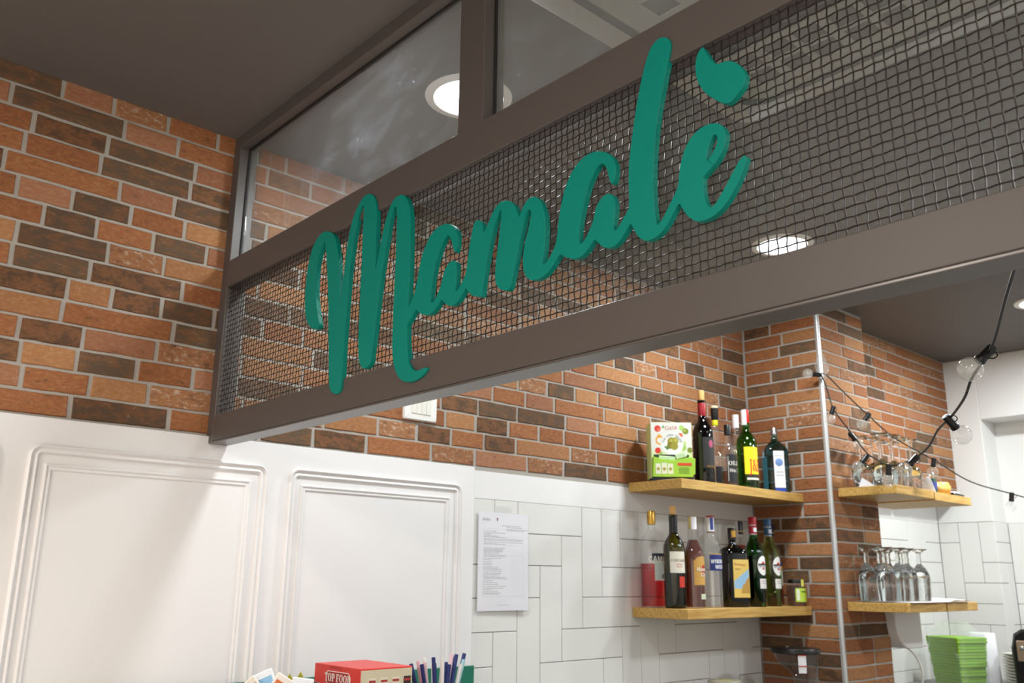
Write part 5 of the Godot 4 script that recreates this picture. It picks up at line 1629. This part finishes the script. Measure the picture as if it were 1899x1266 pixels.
	turned("base", "0,0 20,0 21,2 8,5 2.2,7 2.0,100 3,101 6,104 7.5,109 6,115 3,117 0,117.5", mat("steel"), t, 18)
	# hidden under the lower shelf: a rounded white dispenser
	t = thing("paper_dispenser", "white paper dispenser with a rounded underside below the lower right shelf", "dispenser", Vector3(0.30, 0.0, -2.90))
	m = MB.new()
	var pr := PackedVector2Array([Vector2(0.12, 0.0), Vector2(0.12, 0.155), Vector2(-0.12, 0.155), Vector2(-0.11, 0.12)])
	for i in 8:
		var a := lerpf(PI, 1.5 * PI, (i + 1) / 8.0)
		pr.append(Vector2(0.0 + 0.11 * cos(a), 0.11 + 0.11 * sin(a)))
	m.slab(pr, 0.0, 0.12, 0.004, Transform3D(Basis(Vector3(0, 0, -1), Vector3.UP, Vector3(1, 0, 0)), Vector3(-0.02, 1.285, 0.0)))
	part("housing", m, mat("white_plastic"), t)


# ---------------------------------------------------------------- counters and what stands on them
func build_counter_things() -> void:
	var top := mat("back_worktop", Color(0.50, 0.49, 0.475), 0.35)
	var t := thing("back_counter", "pale counter along the back wall, just out of the picture's foot", "counter")
	part("worktop", between(Vector3(0.132, 1.06, -3.945), Vector3(3.0, 1.10, -3.3), 0.003), top, t)
	part("cupboard", between(Vector3(0.132, 0, -3.945), Vector3(3.0, 1.06, -3.35)), mat("white_lacquer"), t)
	t = thing("side_counter", "low counter along the tiled wall that carries the grinder and the jar", "counter")
	part("worktop", between(Vector3(0.002, 0.88, -2.415), Vector3(0.6, 0.92, -0.9), 0.003), top, t)
	part("cupboard", between(Vector3(0.002, 0, -2.415), Vector3(0.56, 0.88, -0.9)), mat("white_lacquer"), t)
	# coffee grinder
	t = thing("coffee_grinder", "coffee grinder with a clear smoky hopper and black lid in front of the brick pillar", "grinder", Vector3(0.265, 0.92, -2.235))
	part("body", between(Vector3(-0.085, 0, -0.085), Vector3(0.085, 0.25, 0.11), 0.012), mat("black_plastic"), t)
	var rings := []
	for k in [[0.25, 0.042, 0.035], [0.285, 0.046, 0.036], [0.305, 0.052, 0.030], [0.33, 0.068, 0.014], [0.352, 0.078, 0.004], [0.375, 0.083, 0.0]]:
		var r := PackedVector3Array()
		for j in 32:
			var a := TAU * j / 32
			r.append(Vector3(k[2] + k[1] * sin(a), k[0], k[1] * cos(a) * 0.92))
		rings.append(r)
	var m := MB.new()
	m.loft(rings, true)
	part("hopper", m, pane("smoky_plastic", Color(0.30, 0.29, 0.27), 0.35, 0.03), t)
	m = MB.new()
	rings = []
	for k in [[0.370, 0.088], [0.372, 0.092], [0.384, 0.092], [0.389, 0.089], [0.390, 0.02]]:
		var r := PackedVector3Array()
		for j in 36:
			var a := TAU * j / 36
			r.append(Vector3(k[1] * sin(a), k[0], k[1] * cos(a) * 0.92))
		rings.append(r)
	m.loft(rings, true, true, true)
	part("lid", m, mat("black_plastic"), t)
	part("lid_knob", solid(Vector3(-0.02, 0.3925, 0.02), Vector3(0.012, 0.006, 0.012), 0.002), mat("steel"), t)
	m = MB.new()
	m.lathe(Vector3(0.002, 0, 0), [Vector2(0.0822, 0.368), Vector2(0.079, 0.306)], 8, 0.62, 0.98)
	part("sticker", m, mat("paper"), t)
	m = MB.new()
	m.lathe(Vector3(0.0025, 0, 0), [Vector2(0.0824, 0.332), Vector2(0.0823, 0.328)], 8, 0.62, 0.98)
	part("sticker_line", m, color_mat("b8322c"), t)
	m = MB.new()
	m.lathe(Vector3(0.0025, 0, 0), [Vector2(0.0826, 0.369), Vector2(0.0825, 0.366)], 8, 0.62, 0.98)
	part("sticker_line", m, color_mat("d0502c"), t)
	# jar whose lid peeps in
	t = thing("storage_jar", "glass storage jar of which only the round lid shows below the bottle shelf", "jar", Vector3(0.20, 0.92, -1.868))
	turned("glass", "0,0 52,0 56,4 57,250 52,268 50,276", mat("thin_glass"), t)
	turned("lid", "58,272 59,274 59,288 56,293 40,294 38,291", color_mat("8c8878", 0.35), t)
	turned("lid_centre", "38,291 20,292 0,292", color_mat("9c9850", 0.4), t)
	# green bag of napkins
	var n := thing("napkin_pack", "thick stack of lime green paper napkins in a clear plastic bag", "napkins", Vector3(0.345, 1.10, -3.49), -0.42)
	var lay := MB.new()
	for k in 16:
		var sx := 0.085 + 0.0012 * sin(k * 1.7) - 0.0010 * k
		lay.box(Vector3(0.0012 * sin(k * 2.3), 0.013 + 0.0128 * (15 - k), 0), Vector3(sx * 2 + 0.02, 0.0121, sx * 2), 0.002)
	part("napkin_layers", lay, mat("lime_paper", Color(0.52, 0.70, 0.16), 0.85), n)
	var bag := MB.new()
	var fz := FastNoiseLite.new()
	fz.seed = 3
	fz.frequency = 14.0
	rings = []
	for i in 17:
		var u := i / 16.0
		var r := PackedVector3Array()
		for j in 40:
			var a := TAU * j / 40.0
			var s := Vector2(signf(cos(a)) * pow(absf(cos(a)), 0.5) * 0.104, signf(sin(a)) * pow(absf(sin(a)), 0.5) * 0.096)
			s *= (1.0 + 0.06 * fz.get_noise_3d(cos(a) * 0.2, u * 0.4, sin(a) * 0.2)) * (1.0 - 0.55 * smoothstep(0.80, 1.0, u))
			r.append(Vector3(s.x, 0.001 + u * 0.275, s.y))
		rings.append(r)
	bag.loft(rings, true)
	part("plastic_bag", bag, mat("thin_glass"), n)
	# kitchen roll, plates, cable
	t = thing("paper_roll", "white kitchen paper roll standing right of the green napkins", "paper roll", Vector3(0.365, 1.10, -3.74))
	turned("roll", "0,0 62,0 63,3 57,218 55,221 22,222 21,219 0,218", mat("paper"), t, 32)
	var plate0: Node3D = null
	for i in 10:
		var p: Node3D
		if plate0 == null:
			p = thing("saucer", "", "saucer", Vector3.ZERO, 0.0, "stack of white saucers")
			turned("saucer", "0,0 26,0 30,2 50,9 58,13 58.5,15 56,15.5 44,11 28,6 0,5", mat("crockery", Color(0.88, 0.86, 0.82), 0.2), p, 32)
			plate0 = p
		else:
			p = plate0.duplicate()
			p.name = numbered("saucer")
			add_child(p)
		p.position = Vector3(0.505, 1.1005 + 0.0135 * i, -3.74)
		p.set_meta("label", ["lowest saucer of the white stack beside the paper roll", "second saucer from the bottom of the white stack", "third saucer from the bottom of the white stack", "fourth saucer from the bottom of the white stack", "fifth saucer from the bottom of the white stack", "fifth saucer from the top of the white stack", "fourth saucer from the top of the white stack", "third saucer from the top of the white stack", "second saucer from the top of the white stack", "topmost saucer of the white stack beside the paper roll"][i])
	m = MB.new()
	m.tube(smooth_path([Vector3(0.365, 1.29, -2.90), Vector3(0.392, 1.285, -2.90), Vector3(0.428, 1.25, -2.89), Vector3(0.448, 1.20, -2.88), Vector3(0.440, 1.15, -2.88), Vector3(0.415, 1.09, -2.88), Vector3(0.40, 1.0, -2.88)], 5), 0.0045, 8)
	tag(part("white_cable", m, mat("white_plastic")), "white cable curving out from behind the pillar past the green napkins", "cable")
	# coffee machine at the very edge
	t = thing("coffee_machine", "black coffee machine cut off by the right edge of the picture", "coffee machine", Vector3(0.822, 1.10, -3.55), 0.0)
	m = MB.new()
	m.slab(PackedVector2Array([Vector2(-0.20, 0.0), Vector2(0.25, 0.0), Vector2(0.25, 0.26), Vector2(-0.16, 0.26), Vector2(-0.19, 0.24), Vector2(-0.205, 0.18)]), -0.18, 0.18, 0.012)
	part("body", m, mat("black_plastic"), t)
	part("control_plate", between(Vector3(-0.178, 0.13, 0.18), Vector3(0.2, 0.215, 0.188), 0.004), mat("tan_metal", Color(0.62, 0.54, 0.45), 0.35, 0.4), t)
	m = MB.new()
	m.lathe(Vector3(-0.155, 0.185, 0.190), [Vector2(0.009, 0.0), Vector2(0.009, 0.006), Vector2(0.006, 0.009), Vector2(0, 0.0095)], 16, 0, TAU, Basis(Vector3.RIGHT, PI / 2))
	part("knob", m, mat("steel"), t)
	part("group_head", between(Vector3(-0.12, 0.06, 0.17), Vector3(-0.05, 0.11, 0.25), 0.008), mat("steel"), t)
	# ---- on the bar counter in front
	tea_box(Vector3(0.363, 1.1705, -0.2575))
	# straws in a beaker
	t = thing("straw_beaker", "white beaker holding the coloured paper straws, below the picture's edge", "beaker", Vector3(0.36, 1.1705, -0.473))
	turned("beaker", "0,0 30,0 32,2 36,92 35,93 31,4 0,4", mat("white_plastic"), t)
	var straws := [["leftmost of all", -0.066, -0.010, "n"], ["second navy one from the left", -0.050, 0.012, "n"], ["leftmost of the pink ones", -0.042, -0.022, "p"], ["third navy one from the left, at the front", -0.030, 0.030, "n"], ["leftmost of the white ones", -0.022, -0.030, "w"], ["fourth navy one from the left", -0.018, 0.014, "n"], ["second white one from the left, at the front", -0.008, 0.034, "w"], ["third white one from the left, at the back", 0.000, -0.026, "w"], ["middle navy one at the front", 0.012, 0.030, "n"], ["middle navy one behind the front straws", 0.018, 0.004, "n"], ["fourth white one from the left, at the back", 0.026, -0.028, "w"], ["navy one at the front right", 0.034, 0.024, "n"], ["rightmost of the pink ones", 0.042, -0.012, "p"], ["rightmost of the white ones", 0.050, 0.018, "w"], ["navy one at the back right", 0.056, -0.024, "n"], ["the only light blue one", 0.062, 0.010, "c"], ["rightmost of all", 0.074, -0.008, "n"], ["middle one of the pink ones", -0.034, -0.004, "p"]]
	var tone := {"n": ["navy_straw", "22306e", "navy blue paper straw in the bunch, %s"], "p": ["pink_straw", "e6c2c8", "pale pink paper straw in the bunch, %s"], "w": ["white_straw", "e9e6e2", "white paper straw in the bunch, %s"], "c": ["light_blue_straw", "a9d3da", "light blue paper straw in the bunch, %s"]}
	for s in straws:
		var q = tone[s[3]]
		var lo := Vector3(0.36 + s[2] * 0.5, 1.176, -0.473 - s[1] * 0.28)
		var hi := Vector3(0.36 + s[2] * 0.8, 1.359 + 0.012 * sin(s[1] * 190.0 + s[2] * 60.0), -0.473 - s[1] * 1.15)
		var d := (hi - lo).normalized()
		var b := Basis(Quaternion(Vector3.UP, d))
		var l := lo.distance_to(hi) * 1000.0
		var sm := MB.new()
		sm.lathe(lo, [Vector2(3.9, 0) * 0.001, Vector2(4.7, 0) * 0.001, Vector2(4.7, l) * 0.001, Vector2(3.9, l) * 0.001, Vector2(3.9, l - 25) * 0.001, Vector2(0, l - 25) * 0.001], 14, 0, TAU, b)
		tag(part(q[0], sm, color_mat(q[1], 0.55)), q[2] % s[0], "straw", "paper straws in the beaker")
	# sugar sachets and a yellow packet in a pot
	t = thing("sachet_pot", "dark pot holding sugar sachets left of the red box", "pot", Vector3(0.40, 1.1705, -0.03))
	turned("pot", "0,0 62,0 66,4 82,160 84,166 80,166 76,158 60,8 0,7", mat("black_plastic"), t, 36)
	var sach := [[Vector3(0.392, 1.330, -0.008), 0.42, "e8ecf0", "8fc0e2", "white and blue sugar sachet leaning at the back left of the pot"], [Vector3(0.412, 1.322, -0.024), -0.55, "f0e6dc", "d9702a", "orange printed sugar sachet tilted between the white ones"], [Vector3(0.432, 1.316, -0.064), -0.12, "eef1f4", "8fc1e4", "white sugar sachet with a light blue print at the front of the pot"], [Vector3(0.398, 1.318, 0.020), 0.75, "e6ddcf", "b8a48a", "cream sugar sachet at the far left of the pot"]]
	for q in sach:
		var o := thing("sugar_sachet", q[4], "sachet", q[0], 1.05, "sugar sachets in the pot")
		var bb := Basis(Vector3(0, 0, 1), q[1]) * Basis(Vector3.RIGHT, -0.18)
		var sm := MB.new()
		sm.box(Vector3.ZERO, Vector3(0.044, 0.066, 0.005), 0.002, bb)
		part("paper", sm, color_mat(q[2], 0.6), o)
		var sp := MB.new()
		sp.box(bb * Vector3(0, -0.003, 0.0024), Vector3(0.034, 0.046, 0.0008), 0.0, bb)
		part("print", sp, color_mat(q[3], 0.6), o)
	t = thing("yellow_packet", "olive yellow packet with a jagged crimped top behind the sugar sachets", "packet", Vector3(0.368, 1.262, -0.070), 1.0)
	m = MB.new()
	var zig := PackedVector2Array([Vector2(0.034, -0.09), Vector2(0.034, 0.076)])
	for k in 3:
		zig.append(Vector2(0.024 - 0.022 * k, 0.094 - 0.004 * k))
		zig.append(Vector2(0.012 - 0.022 * k, 0.074 - 0.003 * k))
	zig.append(Vector2(-0.038, -0.09))
	m.slab(zig, -0.005, 0.005, 0.001)
	part("foil", m, color_mat("a8a22a", 0.4), t)
	part("stripe", between(Vector3(-0.030, 0.042, 0.005), Vector3(0.030, 0.054, 0.0056)), color_mat("3f6a2a"), t)
	# ---- on the walls
	switch_plate()
	notice()


func tea_box(at: Vector3) -> void:
	var t := thing("red_box", "red and cream cardboard box lettered TOP FOOD on the counter", "box", at)
	var w := 0.186
	var h := 0.190
	var d := 0.135
	part("carton", solid(Vector3(0, h / 2, 0), Vector3(w, h, d), 0.0012), color_mat("cf2f27", 0.4), t)
	part("side_panel", solid(Vector3(w / 2 + 0.0003, h / 2 - 0.0015, 0), Vector3(0.0007, h - 0.004, d - 0.002)), color_mat("cfc6a8", 0.5), t)
	part("foot_stripe", solid(Vector3(0, 0.075, d / 2 + 0.0003), Vector3(w - 0.002, 0.148, 0.0007)), color_mat("d8cfb4", 0.5), t)
	part("red_face", solid(Vector3(0, 0.168, d / 2 + 0.0004), Vector3(w - 0.002, 0.043, 0.0009)), color_mat("d2322a", 0.4), t)
	var zf := d / 2 + 0.0009
	for q in [[0.094, 0.0275, "f2ece4", 0.0], [0.091, 0.0245, "a52420", 0.0002]]:
		var m := MB.new()
		var o := PackedVector2Array()
		var hw: float = q[0] / 2
		var hh: float = q[1] / 2
		for i in 20:
			var a := TAU * i / 20.0
			o.append(Vector2(signf(cos(a)) * (hw - 0.006) + cos(a) * 0.006, signf(sin(a)) * (hh - 0.006) + sin(a) * 0.006))
		m.slab(o, zf + q[3], zf + q[3] + 0.0003, 0.0, Transform3D(Basis(), Vector3(0.006, 0.1645, 0)))
		part("badge", m, color_mat(q[2]), t)
	flat_text("TOP FOOD", 0.0165, Vector3(0.006, 0.1645, zf + 0.0007), Basis(), color_mat("f4efe8"), t, "Droid Serif", true, 0.86)
	part("tuck_flap", solid(Vector3(-0.005, h - 0.004, d / 2 + 0.0006), Vector3(0.05, 0.006, 0.001), 0.0003), color_mat("b5271f", 0.4), t)
	# small printed pictures on the cream side
	var side := Basis(Vector3(0, 0, -1), Vector3.UP, Vector3(1, 0, 0))
	for i in 4:
		var z := d / 2 - 0.030 - 0.0305 * i
		part("printed_picture", solid(Vector3(w / 2 + 0.0008, 0.145, z), Vector3(0.0004, 0.05, 0.019)), color_mat("2a1a18" if i == 3 else "ddd6c2"), t)
		part("picture_bar", solid(Vector3(w / 2 + 0.0010, 0.163, z), Vector3(0.0004, 0.005, 0.017)), color_mat("a8322a"), t)
		part("picture_drawing", solid(Vector3(w / 2 + 0.0010, 0.146, z), Vector3(0.0004, 0.02, 0.010)), color_mat(["c98a6a", "8a7a6a", "9ab0c0", "5a2a22"][i]), t)


func switch_plate() -> void:
	var t := thing("light_switch", "white four-key light switch plate on the bricks, half hidden by the partition", "light switch", Vector3(0.0, 2.046, -0.652))
	var side := Basis(Vector3(0, 0, -1), Vector3.UP, Vector3(1, 0, 0))
	var m := MB.new()
	var rings := []
	for k in [[0.0612, 0.0425, 0.0005], [0.0612, 0.0425, 0.006], [0.058, 0.0395, 0.010], [0.038, 0.0245, 0.011]]:
		var r := PackedVector3Array()
		for c in 4:
			for i in 5:
				var a := (c + i / 4.0) * PI / 2
				var sx := 1.0 if c == 0 or c == 3 else -1.0
				var sy := 1.0 if c < 2 else -1.0
				r.append(side * Vector3(sx * (k[0] - 0.005) + cos(a) * 0.005, sy * (k[1] - 0.005) + sin(a) * 0.005, k[2]))
		rings.append(r)
	m.loft(rings, true, false, true)
	part("plate", m, mat("white_plastic"), t)
	for i in 4:
		part("key", solid(side * Vector3(-0.027 + 0.018 * i, 0, 0.0115), Vector3(0.004, 0.047, 0.0172), 0.001), color_mat("dedbd0", 0.3), t)


func notice() -> void:
	var t := thing("paper_notice", "printed white notice in a clear sleeve taped to the wall tiles", "notice", Vector3(0.0, 1.601, -0.995))
	var im := Image.create(420, 594, false, Image.FORMAT_RGB8)
	im.fill(Color(0.875, 0.87, 0.885))
	var ink := Color(0.52, 0.50, 0.52)
	var faint := Color(0.68, 0.67, 0.70)
	var g := RandomNumberGenerator.new()
	g.seed = 4
	im.fill_rect(Rect2i(150, 34, 9, 18), Color(0.42, 0.16, 0.14))
	im.fill_rect(Rect2i(147, 34, 15, 7), Color(0.42, 0.16, 0.14))
	for q in [[36, 100, 340, 50], [36, 198, 350, 0], [36, 262, 340, 246]]:
		for e in [Rect2i(q[0], q[1], q[2], 1), Rect2i(q[0], q[1] + q[3], q[2], 1), Rect2i(q[0], q[1], 1, q[3]), Rect2i(q[0] + q[2], q[1], 1, q[3])]:
			im.fill_rect(e, faint)
	var y := 78
	while y < 500:
		var wide := g.randi_range(60, 190)
		if y < 84:
			wide = 170
		var x := 190 if y < 84 else (230 if y < 110 else 44)
		if y > 156 and y < 190:
			wide = 330
		while wide > 0:
			var l := g.randi_range(8, 26)
			im.fill_rect(Rect2i(x, y, mini(l, wide), 3), ink if y < 250 else ink.lerp(faint, 0.4))
			x += l + 4
			wide -= l + 4
		y += g.randi_range(7, 12) + (14 if y > 190 and y < 205 else 0)
	im.fill_rect(Rect2i(160, 560, 100, 2), faint)
	var pm := mat("notice_print", Color.WHITE, 0.7)
	pm.albedo_texture = ImageTexture.create_from_image(im)
	# a sheet that bellies slightly off the wall
	for k in [["sheet", 0.105, 0.1485, 0.0060, pm], ["sleeve", 0.1085, 0.1525, 0.0068, pane("sleeve_film", Color(0.95, 0.95, 0.97), 0.04, 0.08)]]:
		var m := MB.new()
		for i in 8:
			for j in 8:
				var q := []
				for e in [[0, 0], [1, 0], [1, 1], [0, 1]]:
					var u: float = (i + e[0]) / 8.0
					var w: float = (j + e[1]) / 8.0
					var belly := 0.0035 * sin(PI * u) * sin(PI * w) + 0.004 * (1.0 - w) * u
					q.append([Vector3(k[3] + belly, (w * 2 - 1) * k[2], -(u * 2 - 1) * k[1]), Vector2(u, 1 - w)])
				m.quad(q[0][0], q[1][0], q[2][0], q[3][0], Vector3(1, 0, 0), q[0][1], q[1][1], q[2][1], q[3][1])
		part(k[0], m, k[4], t)
	flat_text("ROMA", 0.0075, Vector3(0.0068, 0.126, 0.073), Basis(Vector3(0, 0, -1), Vector3.UP, Vector3(1, 0, 0)), color_mat("b09a9a"), t, "Droid Serif")
	part("tape", solid(Vector3(0.004, 0.158, -0.0), Vector3(0.0006, 0.03, 0.07)), mat("bottle_glass"), t)
